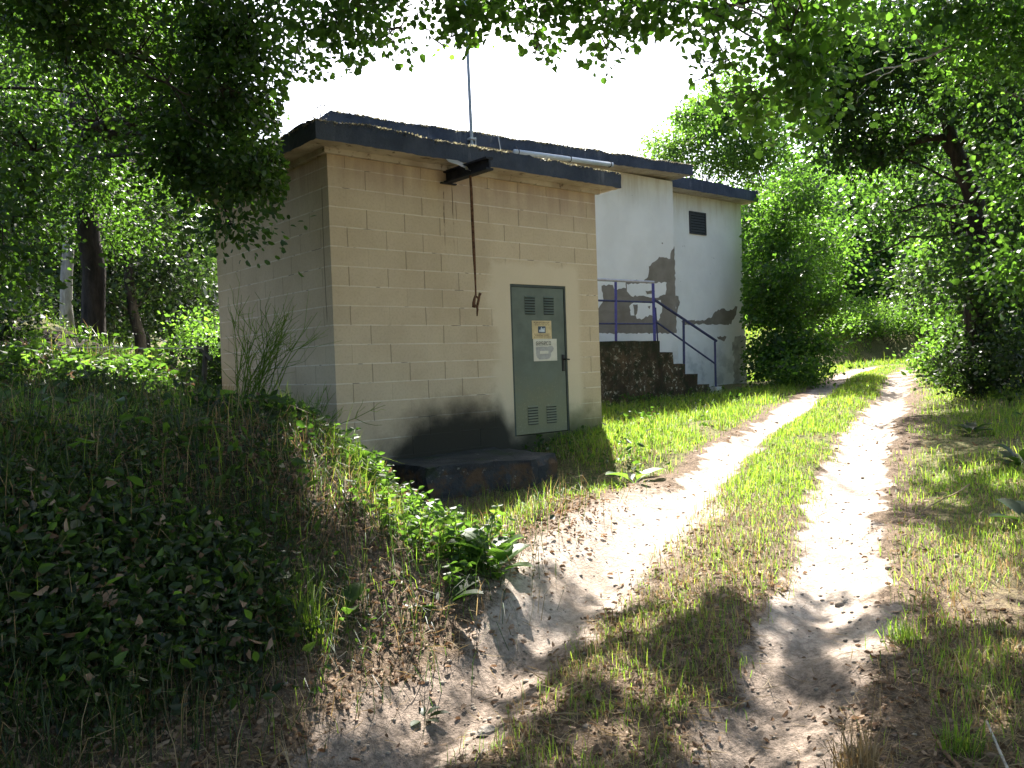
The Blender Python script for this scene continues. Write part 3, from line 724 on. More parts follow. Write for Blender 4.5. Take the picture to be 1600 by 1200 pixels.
for _ in range(150):
    u_, v_ = gd.uniform(420, 1600), gd.uniform(880, 1210)
    if u_ < 640 and v_ < 920: continue
    a_ = gd.uniform(18, 56) * (v_ / 1000) ** 1.5; q_ = gd.uniform(.28, .5); k_ = gd.uniform(0, 6.28)
    DAP.append([(u_ + a_ * math.cos(t) * (1 + .3 * math.sin(2 * t + k_)), v_ + a_ * q_ * math.sin(t) * (1 + .3 * math.cos(3 * t + k_)) - .25 * a_ * math.cos(t)) for t in np.linspace(0, 6.28, 12)[:-1]])
for _ in range(60):
    u_, v_ = gd.uniform(420, 800), gd.uniform(900, 1200); a_ = gd.uniform(16, 46)
    DAP.append([(u_ + a_ * math.cos(t), v_ + a_ * .45 * math.sin(t) - .3 * a_ * math.cos(t)) for t in np.linspace(0, 6.28, 9)[:-1]])
for _ in range(14):
    u_, v_ = gd.uniform(20, 430), gd.uniform(660, 1180); a_ = gd.uniform(8, 18)
    DAP.append([(u_ + a_ * math.cos(t), v_ + a_ * .5 * math.sin(t)) for t in np.linspace(0, 6.28, 9)[:-1]])
for _ in range(40):
    u_, v_ = gd.uniform(1390, 1600), gd.uniform(690, 850); a_ = gd.uniform(10, 28)
    DAP.append([(u_ + a_ * math.cos(t), v_ + a_ * .4 * math.sin(t)) for t in np.linspace(0, 6.28, 9)[:-1]])
def sun_hit(P):
    """where the ground lies in the shadow of P: photo pixel of the shadow"""
    t = (P[:, 2] - .5) / SUNV[2]
    for _ in range(3):
        x = P[:, 0] - SUNV[0] * t; y = P[:, 1] - SUNV[1] * t
        t = (P[:, 2] - height(x, y, False)) / SUNV[2]
    x = P[:, 0] - SUNV[0] * t; y = P[:, 1] - SUNV[1] * t
    return px(np.stack([x, y, height(x, y, False)], -1))
def keep_leaves(P, sky=True, lit=.94, g=rng):  # crowns cut open so sun falls on the chosen lit and dappled spots
    m = np.ones(len(P), bool)
    if sky:
        u, v = px(P); m &= ~inpoly(u, v, SKYP); m &= ~inpoly(u, v, WALLP) | ((P[:, 0] * FWD[0] + P[:, 1] * FWD[1]) > 23)
    if lit:
        u, v = sun_hit(P); h = np.zeros(len(P), bool)
        ju = g.normal(0, 6, len(P)); jv = g.normal(0, 4, len(P))
        for pl in LIT: h |= inpoly(u + ju, v + jv, pl)
        for pl in DAP:
            p_ = np.array(pl); bx = (u > p_[:, 0].min()) & (u < p_[:, 0].max()) & (v > p_[:, 1].min()) & (v < p_[:, 1].max())
            if bx.any(): h[bx] |= inpoly(u[bx], v[bx], pl)
        m &= ~(h & (g.random(len(P)) < lit))
    return m

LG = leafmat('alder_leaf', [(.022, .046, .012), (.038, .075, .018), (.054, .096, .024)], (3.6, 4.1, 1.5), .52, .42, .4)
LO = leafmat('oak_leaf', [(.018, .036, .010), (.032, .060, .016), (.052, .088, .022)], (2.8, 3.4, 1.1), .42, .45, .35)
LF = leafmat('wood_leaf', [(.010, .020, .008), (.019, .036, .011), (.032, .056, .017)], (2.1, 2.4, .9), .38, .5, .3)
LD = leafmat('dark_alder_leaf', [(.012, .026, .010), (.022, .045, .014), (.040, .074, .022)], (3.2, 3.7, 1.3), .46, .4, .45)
LU = leafmat('undergrowth_leaf', [(.010, .020, .008), (.020, .036, .012), (.038, .060, .018)], (2.4, 2.8, 1.1), .4, .45, .35)  # leaf tones darkened to deepen the shade on bank and slope
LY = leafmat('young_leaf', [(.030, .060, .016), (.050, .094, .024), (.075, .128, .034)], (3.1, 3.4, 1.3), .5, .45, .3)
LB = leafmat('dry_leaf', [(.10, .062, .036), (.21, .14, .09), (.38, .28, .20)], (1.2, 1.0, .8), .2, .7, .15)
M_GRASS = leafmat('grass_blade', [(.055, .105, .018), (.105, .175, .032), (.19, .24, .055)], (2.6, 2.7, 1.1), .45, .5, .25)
M_DRY = leafmat('dry_grass_blade', [(.16, .115, .06), (.25, .19, .105), (.38, .30, .18)], (1.3, 1.15, .8), .3, .6, .2)
def bark(name, a, c):
    N = NT(name); s_ = N.noise(14, 5, .65, vec=N.scaled((1, 1, .25)))
    N.col(N.mix(N.mr(s_, .3, .7), a, c)); N.b.inputs['Roughness'].default_value = .95; N.bump(s_, .8, .03); return N.m
B_DARK = bark('dark_bark', (.018, .015, .012), (.055, .045, .036)); B_PALE = bark('pale_bark', (.20, .185, .16), (.42, .40, .36)); B_GREY = bark('grey_bark', (.05, .045, .038), (.14, .125, .105))

def wander(p0, p1, k, amt, g, sag=0.0):
    p0 = np.array(p0, float); p1 = np.array(p1, float); L_ = np.linalg.norm(p1 - p0)
    t = np.linspace(0, 1, k)[:, None]; P = p0 + (p1 - p0) * t
    off = sum(np.sin(np.pi * t * q) * g.normal(0, 1, (1, 3)) / q for q in (1, 2, 3))
    P = P + off * amt * L_ * .8; P[:, 2] += sag * L_ * np.sin(np.pi * t[:, 0]); return P

def tree(name, label, base, trunk, blobs, leaf=(.08, .75), per=26, cl=.28, lm=None, bm=None, seed=1, shape='rhomb', filt=None, group=None, cat='tree', twigs=90, limbs=3, droop=.5, shell=.35, extra=None, amin=.3, gap=0.0, lr=.011):
    """trunk: points with radius relative to base; blobs: (cx,cy,cz,rx,ry,rz,clusters) relative to base"""
    g = np.random.default_rng(seed); base = np.array(base, float)
    root = empty(name, label, cat, base, group)
    T = np.array([t[:3] for t in trunk], float) + base; TR = [t[3] for t in trunk]
    b = MB()
    P = [T[0]]; Rr = [TR[0]]
    for i in range(len(T) - 1):
        w_ = wander(T[i], T[i + 1], 5, .018, g); P += list(w_[1:]); Rr += list(np.linspace(TR[i], TR[i + 1], 5)[1:])
    P = np.array(P); Rr[0] *= 1.35
    b.tube(P, Rr, 9)
    CC = []; limbpts = []
    for (pts, r0, r1, m) in (extra or []):
        lp = np.concatenate([wander(base + pts[i], base + pts[i + 1], 5, .06, g)[(1 if i else 0):] for i in range(len(pts) - 1)])
        b.tube(lp, np.linspace(r0, r1, len(lp)), 6, m)
        if m == 0: limbpts.append(lp)
    for (cx_, cy_, cz_, rx, ry, rz, nc) in blobs:
        c0 = base + (cx_, cy_, cz_)
        d = g.normal(0, 1, (nc, 3)); d /= np.linalg.norm(d, axis=1, keepdims=True)
        rad = g.random(nc) ** shell
        C = c0 + d * rad[:, None] * (rx, ry, rz)
        # lumpy: pull clusters towards a few sub-centres
        k = max(4, nc // 22); S = c0 + (lambda q: q / np.linalg.norm(q, axis=1, keepdims=True))(g.normal(0, 1, (k, 3))) * (g.random((k, 1)) ** .4) * np.array((rx, ry, rz)) * .9
        near = S[np.argmin(((C[:, None] - S[None]) ** 2).sum(-1), 1)]
        C = C + (near - C) * g.uniform(.15, .6, (nc, 1))
        if filt is not None: C = C[filt(C, g)]
        if gap: C = C[vn(C[:, 0] * .75 - C[:, 1] * .65, C[:, 2] * 1.3, 1.9, seed) < .5 - gap]
        if len(C) == 0: continue
        CC.append(C)
        ztop = P[-1, 2] - P[0, 2]; hd = np.hypot(c0[0] - P[0, 0], c0[1] - P[0, 1]); zw = np.clip(c0[2] - .45 * hd, P[0, 2] + amin * ztop, P[0, 2] + .85 * ztop)
        low = P[[int(np.argmin(np.abs(P[:, 2] - zw)))]]
        a = low[np.argmin(((low - c0) ** 2).sum(-1) + (low[:, 2] - (c0[2] - rz)) ** 2)]
        ia = int(np.argmin(((P - a) ** 2).sum(-1)))
        for q in range(limbs):
            e = C[g.integers(len(C))]
            lp = wander(a, e, 9, .05, g, .05); r0 = min(Rr[ia] * .45, lr * np.linalg.norm(e - a) + .005)
            b.tube(lp, np.linspace(r0, .006, 9), 6); limbpts.append(lp[2:])
    C = np.concatenate(CC); LP = np.concatenate(limbpts + [P[len(P) // 2:]])
    pick = g.permutation(len(C))[:twigs]
    for i in pick:
        a = LP[np.argmin(((LP - C[i]) ** 2).sum(-1))]
        b.tube(wander(a, C[i], 5, .15, g, .04), np.linspace(.009, .003, 5), 4, cap=False)
    obj('trunk', b.mesh('trunk', [bm or B_DARK, B_PALE], True), root)
    n = len(C) * per
    L = leaf[0] * np.exp(g.normal(0, .22, n)); ci = np.repeat(np.arange(len(C)), per)
    sc = np.repeat(g.uniform(.6, 1.4, len(C)), per)[:, None]
    off = g.normal(0, 1, (n, 3)) * cl * sc * (1, 1, .62)
    Q = C[ci] + off
    if filt is not None:
        m = filt(Q, g); Q = Q[m]; off = off[m]; L = L[m]; n = len(Q)
    D = off / cl + g.normal(0, .8, (n, 3)); D[:, 2] -= droop
    V, F = leaves(Q, D, L, leaf[1], g, shape)
    obj('crown', bulk('crown', V, F, lm or LF), root)
    return root

def copy_thing(o, loc, rz, s, label):
    r = o.copy(); COL.objects.link(r); r.location = loc; r.rotation_euler = (0, 0, rz); r.scale = (s, s, s); r['label'] = label
    for ch in list(o.children):
        c = ch.copy(); COL.objects.link(c); c.parent = r; c.matrix_parent_inverse = ch.matrix_parent_inverse.copy()
    return r
def at(u, d, dz=0.0):
    x_, y_ = G(u, d); return (x_, y_, hz(x_, y_) + dz)
def wp(u, v, d):
    """world point in column u, row v, at forward distance d"""
    q = np.array([(u - 800) / FOC, -(v - 600) / FOC, -1.0]); q = ROT @ q
    return CAM + q * d / (q[0] * FWD[0] + q[1] * FWD[1])
def rel(base, u, v, d): return tuple(wp(u, v, d) - np.array(base))
def blob(base, u, v, d, rw, rh, rd, n): return (*rel(base, u, v, d), rw, rd, rh, n)
F_ALL = lambda C, g: keep_leaves(C, True, .95, g)
F_SKY = lambda C, g: keep_leaves(C, True, 0, g)
FORK = [(1425, 205), (1500, 190), (1560, 330), (1545, 400), (1490, 350), (1470, 270), (1425, 245)]
def F_FORK(C, g):
    u, v = px(C); return keep_leaves(C, True, 0, g) & ~(inpoly(u, v, FORK) & ((C[:, 0] * FWD[0] + C[:, 1] * FWD[1]) < 13.15) & (g.random(len(C)) < .9))
F_LIT = lambda C, g: keep_leaves(C, False, .95, g)

# ---- overhanging alder whose trunk stands beside the track, out of frame
bs = at(1990, 5.2, -.1)
tree('overhanging_alder', 'alder whose long leafy branches hang across the sky in front of the sheds', bs,
     [(0, 0, 0, .19), (-.1, .1, 2.5, .16), (-.3, .4, 5.0, .12), (-.5, .8, 7.5, .07)],
     [blob(bs, 960, 30, 6.4, .9, .38, .9, 70), blob(bs, 830, 40, 6.6, .55, .40, .8, 46), blob(bs, 720, 55, 6.8, .5, .42, .8, 44), blob(bs, 620, 30, 6.8, .6, .40, .8, 46),
      blob(bs, 1090, 40, 6.2, .7, .55, .9, 70), blob(bs, 1180, 110, 5.8, .42, .45, .6, 40), blob(bs, 1230, 40, 5.6, .5, .5, .8, 40), blob(bs, 950, 110, 6.5, .22, .28, .4, 34), blob(bs, 850, 85, 6.5, .3, .2, .4, 26), blob(bs, 690, 95, 6.7, .3, .28, .4, 46), blob(bs, 640, 80, 6.8, .25, .22, .3, 26), blob(bs, 1130, 120, 6.0, .3, .35, .4, 44), blob(bs, 1215, 170, 5.8, .22, .3, .4, 34), blob(bs, 790, 60, 6.6, .25, .25, .4, 26), blob(bs, 1195, 120, 5.9, .3, .3, .4, 36), blob(bs, 760, 60, 6.7, .3, .25, .4, 26),
      blob(bs, 520, 40, 6.6, .6, .45, .9, 50), blob(bs, 900, -180, 6.0, 1.8, .7, 1.4, 150), blob(bs, 640, -200, 6.0, 1.5, .7, 1.4, 120), blob(bs, 1200, -180, 5.4, 1.5, .8, 1.4, 120), blob(bs, 1500, -200, 4.9, 1.5, .8, 1.2, 90)],
     (.054, .92), 24, .15, LG, B_GREY, 21, 'round', F_ALL, twigs=200, limbs=0, droop=.35, gap=.36,
     extra=[([rel(bs, 1990, -500, 5.2), rel(bs, 1560, -160, 5.4), rel(bs, 1300, -40, 5.8), rel(bs, 1120, 15, 6.1), rel(bs, 1010, -5, 6.3), rel(bs, 880, 20, 6.5)], .030, .005, 0),
            ([rel(bs, 1110, 18, 6.1), rel(bs, 1180, 60, 5.9), rel(bs, 1225, 85, 5.8)], .010, .003, 0), ([rel(bs, 1110, 22, 6.1), rel(bs, 1135, 90, 6.0), rel(bs, 1175, 150, 5.9)], .008, .003, 0),
            ([rel(bs, 1560, -160, 5.4), rel(bs, 1200, -150, 5.9), rel(bs, 900, -110, 6.3), rel(bs, 640, -90, 6.7), rel(bs, 520, 20, 6.7)], .024, .004, 0), ([rel(bs, 870, -105, 6.3), rel(bs, 835, 20, 6.5), rel(bs, 850, 80, 6.5)], .008, .003, 0),
            ([rel(bs, 740, -98, 6.5), rel(bs, 722, 20, 6.7), rel(bs, 690, 95, 6.7)], .008, .003, 0), ([rel(bs, 640, -90, 6.7), rel(bs, 615, 45, 6.8)], .007, .003, 0), ([rel(bs, 1010, -5, 6.3), rel(bs, 955, 55, 6.5), rel(bs, 945, 130, 6.5)], .007, .003, 0), ([rel(bs, 1300, -40, 5.8), rel(bs, 1235, 50, 5.7)], .008, .003, 0)])
# ---- high canopy, mostly out of view, added to shade the foreground
def over(u, v, h, r, rh, n):
    """crown blob whose shadow falls on the ground seen at photo pixel (u, v)"""
    z0 = .5
    for _ in range(12):
        q = np.array([(u - 800) / FOC, -(v - 600) / FOC, -1.0]); q = ROT @ q
        P = CAM + q * (z0 - CAM[2]) / q[2]; z0 = .5 * z0 + .5 * min(hz(P[0], P[1]), 1.3)
    P = P + SUNV * (h - P[2]) / SUNV[2]
    return (*(P - np.array(bs)), r * 1.1, r * 1.1, rh, int(n * 1.7))
F_DAP = lambda C, g: keep_leaves(C, True, .97, g)
bs = at(-900, 4.0, -.1)
tree('shade_oak', 'oak mostly out of view beyond the bank, crown added to shade the foreground', bs,
     [(0, 0, 0, .24), (.1, .1, 3, .2), (.3, .2, 6, .15), (.4, .3, 8.5, .08)],
     [over(60, 760, 6.6, 1.0, .5, 120), over(60, 1000, 6.8, .9, .5, 120), over(260, 780, 6.8, .9, .5, 130), over(280, 950, 7.0, .8, .5, 120), over(250, 1130, 6.8, .7, .45, 90), over(400, 880, 7.2, .7, .4, 100), over(380, 1060, 7.2, .6, .4, 60),
      over(700, 930, 7.0, .55, .35, 60), over(560, 900, 7.2, .6, .35, 50), over(640, 1100, 7.0, .7, .4, 34), over(-200, 800, 7, 1.4, .6, 160), over(-250, 1100, 7, 1.4, .6, 120), over(330, 690, 6.8, .7, .4, 60),
      *[(X_ - bs[0], Y_ - bs[1], Z_ - bs[2], 1.2, 1.2, .45, 95) for X_, Y_, Z_ in ((1.0, 3.6, 5.0), (-.8, 4.6, 5.2), (2.6, 4.4, 5.6), (-1.8, 2.6, 4.8), (.6, 1.6, 5.0), (-.6, -.6, 4.6), (-2.6, .6, 4.4), (-2.4, 5.0, 3.6), (-3.2, 2.6, 3.0), (-2.2, -1.6, 3.0), (-.4, -2.6, 3.4))]],  # extra unseen blobs over and behind the camera, added to block sky light
     (.095, .72), 26, .24, LO, B_DARK, 22, 'rhomb', F_DAP, twigs=160, limbs=1, lr=.0015, amin=.84)
bs = at(1900, 3.0, -.1)
tree('shade_alder', 'alder mostly out of view beside the track, high crown added to dapple the foreground', bs,
     [(0, 0, 0, .2), (0, .1, 3, .17), (-.2, .4, 6, .12), (-.4, .9, 8.5, .06)],
     [over(850, 1010, 7.0, .6, .35, 52), over(1000, 980, 7.2, .6, .35, 62), over(1130, 1010, 7.0, .5, .35, 66), over(900, 1120, 7.0, .6, .4, 52), over(1060, 1120, 7.2, .6, .4, 66), over(1250, 1080, 7.0, .55, .35, 50), over(1400, 1010, 7.2, .5, .35, 44), over(1430, 1110, 7.0, .7, .4, 70), over(1580, 1060, 7.0, .7, .4, 60),
      over(780, 1180, 7.0, .5, .35, 36), over(1200, 1180, 7, .6, .35, 56), over(1510, 800, 7.2, .7, .35, 60), over(1500, 735, 7.2, .8, .35, 44), over(1590, 760, 7.4, .8, .4, 60), over(1370, 755, 7.2, .3, .2, 12), over(1900, 900, 7, 1.5, .6, 90), over(1320, 615, 7.8, .9, .3, 40), over(1180, 620, 7.5, .7, .3, 40),
      *[(X_ - bs[0], Y_ - bs[1], Z_ - bs[2], 1.2, 1.2, .45, 80) for X_, Y_, Z_ in ((2.6, 1.8, 5.2), (4.4, 2.4, 5.8), (1.6, -.4, 5.0), (3.6, .2, 5.2), (4.8, 4.2, 6.4), (1.4, -2.2, 3.6), (3.6, -1.8, 3.6), (5.4, 1.0, 5.4))]],  # more unseen crown blobs added overhead to hold back sky light
     (.085, .8), 24, .20, LG, B_DARK, 27, 'rhomb', F_DAP, twigs=160, limbs=1, lr=.0015, amin=.84)
# ---- oak branches in front of the side wall and the dark oak behind them
bs = at(152, 11.6, -.15)
tree('dark_oak', 'dark thick trunked oak on the slope beside the shed side wall', bs,
     [(0, 0, 0, .165), (-.02, 0, 1.6, .15), (-.06, .02, 3.0, .13), (-.1, 0, 5.2, .10), (0, 0, 7.5, .05)],
     [blob(bs, 315, 275, 7.6, .34, .22, .4, 60), blob(bs, 360, 285, 7.3, .30, .16, .4, 40), blob(bs, 330, 215, 7.6, .62, .42, .7, 90), blob(bs, 385, 255, 7.2, .33, .24, .4, 46), blob(bs, 390, 130, 7.8, .6, .5, .8, 80), blob(bs, 250, 130, 8.6, 1.0, .8, 1.1, 120), blob(bs, 420, 60, 8.0, .6, .5, .9, 70),
      blob(bs, 130, 60, 9.0, 1.3, .9, 1.3, 130), blob(bs, 60, 250, 10.5, 1.2, 1.0, 1.2, 110), blob(bs, 240, 290, 10.5, 1.1, .8, 1.0, 90), blob(bs, 300, 340, 8.2, .35, .16, .4, 16), blob(bs, 360, 355, 7.0, .13, .07, .15, 7), blob(bs, 100, 350, 12.5, 1.5, .7, 1.2, 70), blob(bs, 280, 40, 8.2, 1.1, .6, 1.0, 100), blob(bs, 470, 30, 8.0, .7, .45, .9, 60)],
     (.056, .66), 50, .20, LO, B_DARK, 23, 'round', F_ALL, twigs=260, limbs=1, amin=.42, gap=.36)
# ---- branchy conifer-dark oak nearer at the upper corner
bs = at(-330, 7.4, -.1)
tree('bank_oak', 'oak at the picture edge with bare dark twigs above the bank', bs,
     [(0, 0, 0, .17), (.1, 0, 2.4, .15), (.2, .1, 4.6, .11), (.3, .1, 6.5, .05)],
     [blob(bs, 30, 120, 6.6, .9, .7, .9, 90), blob(bs, 160, 40, 6.6, .9, .45, .9, 80), blob(bs, -60, 350, 6.4, .7, .7, .9, 60), blob(bs, 10, 270, 7.4, .6, .5, .7, 50), blob(bs, 60, -80, 6.2, 1.4, .6, 1.2, 110), blob(bs, 330, -60, 6.8, 1.1, .4, 1.0, 80), blob(bs, 10, 440, 7.6, .5, .45, .6, 40)],
     (.055, .64), 42, .20, LO, B_DARK, 24, 'round', F_ALL, twigs=240, limbs=2, amin=.4, gap=.36,
     extra=[([rel(bs, -200, 20, 7.0), rel(bs, 60, 40, 6.8), rel(bs, 200, 90, 6.6), rel(bs, 300, 150, 6.6)], .03, .006, 0), ([rel(bs, 60, 40, 6.8), rel(bs, 130, 130, 6.7), rel(bs, 170, 230, 6.6)], .012, .004, 0), ([rel(bs, 130, 55, 6.8), rel(bs, 250, 110, 6.7), rel(bs, 330, 200, 6.7)], .014, .004, 0)])
# ---- woodland on the slope
bs = at(110, 13.4, -.1)
tree('pale_trunk_tree', 'slender tree with a pale trunk just beside the dark oak', bs,
     [(0, 0, 0, .10), (.02, 0, 2.2, .085), (.05, .05, 5, .07), (.1, 0, 9, .03)],
     [(0, 0, 6.5, 1.5, 1.5, 1.6, 120), (.3, .2, 8.8, 1.1, 1.1, 1.2, 70), (-.5, .3, 4.6, .9, .9, .6, 40)], (.10, .7), 22, .3, LF, B_PALE, 25, 'rhomb', F_SKY, twigs=60)
wood = tree('woodland_tree', 'slim woodland tree farthest up the slope, its crown at the picture edge', at(-60, 15, -.1),
     [(0, 0, 0, .15), (.05, 0, 2.5, .12), (0, .1, 5.5, .09), (.1, 0, 9.5, .03)],
     [(0, 0, 5.2, 2.0, 2.0, 1.5, 150), (.5, .3, 7.6, 1.7, 1.7, 1.5, 130), (-.8, -.3, 3.2, 1.4, 1.4, .9, 80), (.9, .4, 2.6, 1.2, 1.2, .8, 60), (0, 0, 9.4, 1.1, 1.1, 1.0, 50)], (.115, .7), 24, .34, LU, B_DARK, 26, 'rhomb', None, 'trees of the slope wood', twigs=80)
for u, d, rz, s_, lab in ((40, 19, 1.2, 1.0, 'woodland tree between the picture edge and the pale trunk'), (215, 18.5, 2.3, .95, 'woodland tree behind the dark oak, on the side of the shed'),
                          (300, 23, 3.4, 1.05, 'woodland tree showing just beside the shed side wall'), (-150, 22, 4.2, 1.1, 'woodland tree beyond the picture edge, only branch tips showing'),
                          (120, 27, 5.0, 1.2, 'tall woodland tree far behind the pale trunk'), (380, 28, .6, 1.0, 'woodland tree whose top shows over the shed roof corner'), (90, 22, 2.0, 1.05, 'woodland tree in the shade behind the pale trunk'), (180, 24, 4.4, 1.1, 'woodland tree deep in the shade behind the dark oak'), (-40, 26, 5.6, 1.2, 'woodland tree in the dark at the back edge of the wood'), (330, 36, 1.5, 1.4, 'tall back row woodland tree nearest the shed'), (60, 42, 3.9, 1.6, 'biggest back row tree closing off the wood'), (170, 44, .2, 1.6, 'back row tree closing off the wood behind the oak'), (270, 42, 2.6, 1.5, 'back row tree closing off the wood near the shed'), (-120, 40, 1.1, 1.6, 'back row tree closing off the wood by the picture edge'),
                          (10, 33, 2.8, 1.3, 'largest woodland tree at the back of the slope wood'), (225, 34, 1.9, 1.25, 'woodland tree at the back, seen between dark oak and shed')):
    copy_thing(wood, at(u, d, -.1), rz, s_, lab)

def bush(name, label, base, blobs, seed, lm=LF, leaf=(.07, .7), per=24, cl=.16, group=None, stems=7, cat='shrub', filt=None):
    g = np.random.default_rng(seed); base = np.array(base, float); root = empty(name, label, cat, base, group)
    b = MB(); CC = []
    for (cx_, cy_, cz_, rx, ry, rz, nc) in blobs:
        d = g.normal(0, 1, (nc, 3)); d /= np.linalg.norm(d, axis=1, keepdims=True)
        C = base + (cx_, cy_, cz_) + d * (g.random((nc, 1)) ** .4) * (rx, ry, rz)
        C[:, 2] = np.maximum(C[:, 2], height(C[:, 0], C[:, 1], False) + .05)
        if filt is not None: C = C[filt(C, g)]
        CC.append(C)
        for _ in range(stems):
            if len(C) == 0: break
            e = C[g.integers(len(C))]; a = base + (cx_ * .6 + g.normal(0, .1), cy_ * .6 + g.normal(0, .1), 0); a[2] = hz(a[0], a[1]) - .05
            b.tube(wander(a, e, 6, .12, g, .03), np.linspace(.016, .004, 6), 5)
    C = np.concatenate(CC); n = len(C) * per; L = leaf[0] * np.exp(g.normal(0, .25, n))
    off = g.normal(0, 1, (n, 3)) * cl * (1, 1, .7); Q = np.repeat(C, per, 0) + off
    D = off / cl + g.normal(0, .7, (n, 3)); D[:, 2] += .1
    V, F = leaves(Q, D, L, leaf[1], g, 'rhomb')
    obj('stems', b.mesh('stems', B_DARK, True), root)['kind'] = 'stuff'
    obj('foliage', bulk('foliage', V, F, lm), root); return root
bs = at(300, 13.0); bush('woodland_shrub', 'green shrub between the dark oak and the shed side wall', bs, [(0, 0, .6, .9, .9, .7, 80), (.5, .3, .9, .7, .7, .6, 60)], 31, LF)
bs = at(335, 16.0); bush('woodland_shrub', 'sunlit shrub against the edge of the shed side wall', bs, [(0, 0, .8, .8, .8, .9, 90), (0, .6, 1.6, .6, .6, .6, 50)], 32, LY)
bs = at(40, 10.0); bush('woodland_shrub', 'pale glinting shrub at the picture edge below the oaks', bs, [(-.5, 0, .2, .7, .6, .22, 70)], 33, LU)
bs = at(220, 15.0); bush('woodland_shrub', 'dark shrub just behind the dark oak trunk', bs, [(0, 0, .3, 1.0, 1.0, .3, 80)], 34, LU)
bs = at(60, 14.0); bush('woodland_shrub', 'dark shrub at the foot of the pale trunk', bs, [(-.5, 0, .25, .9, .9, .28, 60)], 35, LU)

# ---- beyond the white building
bs = at(1110, 25, -.1)
tree('sapling_tree', 'airy young tree rising behind the roofs of the white building', bs, [(0, 0, 0, .12), (.1, 0, 3.5, .08), (0, .1, 6.2, .015)],
     [blob(bs, 1120, 215, 25, 1.4, 1.4, 1.2, 190), blob(bs, 1060, 245, 25, .9, .7, 1.0, 80), blob(bs, 1145, 160, 25, 1.1, 1.1, 1.0, 130), blob(bs, 1200, 200, 25.5, 1.0, 1.4, 1.0, 120), blob(bs, 1180, 260, 25, 1.1, 1.2, 1.2, 90), blob(bs, 1020, 215, 26, .5, .5, .6, 18)], (.09, .7), 40, .28, LY, B_GREY, 41, 'rhomb', F_SKY, twigs=90, limbs=4)
bs = at(1235, 19.5, -.1)
tree('bushy_alder', 'bushy sunlit alder growing tight against the end of the white building', bs, [(0, 0, 0, .11), (.05, 0, 2, .09), (0, .1, 4.6, .03)],
     [blob(bs, 1240, 300, 19.5, .9, 1.0, 1.0, 120), blob(bs, 1225, 430, 19.0, .85, .9, .9, 120), blob(bs, 1250, 530, 18.6, .9, .75, .9, 110), blob(bs, 1200, 560, 18.4, .5, .5, .5, 70), blob(bs, 1195, 470, 18.8, .45, .8, .6, 70), blob(bs, 1275, 470, 19.5, .6, .7, .8, 80), blob(bs, 1200, 370, 19.5, .4, .7, .6, 50), blob(bs, 1280, 380, 20.5, .7, .9, .9, 80)], (.085, .75), 28, .22, LG, B_GREY, 42, 'rhomb', F_ALL, twigs=90, limbs=4)
bs = at(1530, 13.0, -.1)
tree('big_alder', 'big dark alder with a forked leaning trunk beside the track', bs, [(0, 0, 0, .20), (-.05, 0, 1.8, .17), (.02, 0, 3.0, .14), rel(bs, 1500, 255, 13) + (.12,), rel(bs, 1475, 180, 13) + (.08,), rel(bs, 1450, 20, 13) + (.04,)],
     [blob(bs, 1340, 110, 13, .85, .85, 1.1, 210), blob(bs, 1300, 180, 14, .55, .5, .8, 70), blob(bs, 1410, 200, 13.6, .9, .7, .9, 120), blob(bs, 1450, 60, 12.5, 1.1, .8, 1.3, 170), blob(bs, 1560, 180, 12, 1.0, 1.0, 1.2, 170), blob(bs, 1350, 230, 13.5, .55, .35, .8, 60), blob(bs, 1290, 30, 13, .5, .6, .9, 60), blob(bs, 1580, 330, 12.0, .9, .9, 1.1, 140), blob(bs, 1560, 440, 12.4, .8, .7, .9, 110), blob(bs, 1440, 310, 14, .6, .28, .8, 40), blob(bs, 1380, 350, 14, .4, .25, .6, 26), blob(bs, 1640, 60, 11, 1.2, 1.2, 1.3, 120), blob(bs, 1480, -130, 12, 1.9, 1.0, 1.6, 160), blob(bs, 1680, 330, 11.5, 1.0, 1.2, 1.0, 90)],
     (.085, .78), 24, .27, LD, B_DARK, 43, 'rhomb', F_FORK, twigs=260, limbs=1, amin=.45,
     extra=[([rel(bs, 1500, 255, 13), rel(bs, 1470, 215, 13), rel(bs, 1430, 222, 13.2), rel(bs, 1395, 250, 13.4)], .09, .02, 0), ([rel(bs, 1520, 330, 13), rel(bs, 1450, 320, 13.3), rel(bs, 1390, 330, 13.6)], .04, .01, 0), ([rel(bs, 1520, 350, 13), rel(bs, 1420, 370, 13.3), rel(bs, 1350, 400, 13.8)], .03, .008, 0)])
dead = bs = at(1760, 8.6, -.1)
tree('edge_alder', 'alder at the picture edge with a bare pale branch reaching over the track', bs, [(0, 0, 0, .16), (0, 0, 3, .13), (-.2, .1, 5.5, .08), (-.3, .1, 7.5, .04)],
     [blob(bs, 1590, 90, 8.2, .55, .6, .8, 80), blob(bs, 1650, 250, 8.2, .4, .8, .8, 60), blob(bs, 1420, 20, 8.4, .45, .16, .6, 22), blob(bs, 1620, 420, 8.4, .35, .5, .6, 40), blob(bs, 1700, -120, 7.6, 1.3, .8, 1.2, 110), blob(bs, 1540, 10, 8.2, .5, .25, .6, 30)],
     (.056, .8), 30, .18, LG, B_GREY, 44, 'round', F_ALL, twigs=110, limbs=1, lr=.004,
     extra=[([rel(bs, 1640, 70, 8.6), rel(bs, 1560, 52, 8.5), rel(bs, 1500, 60, 8.4), rel(bs, 1450, 90, 8.4), rel(bs, 1400, 105, 8.4), rel(bs, 1345, 118, 8.4)], .022, .004, 1), ([rel(bs, 1550, 52, 8.5), rel(bs, 1520, 25, 8.4), rel(bs, 1470, 5, 8.4), rel(bs, 1440, -10, 8.4)], .014, .004, 1), ([rel(bs, 1400, 105, 8.4), rel(bs, 1365, 130, 8.4), rel(bs, 1340, 160, 8.4)], .006, .002, 1)])
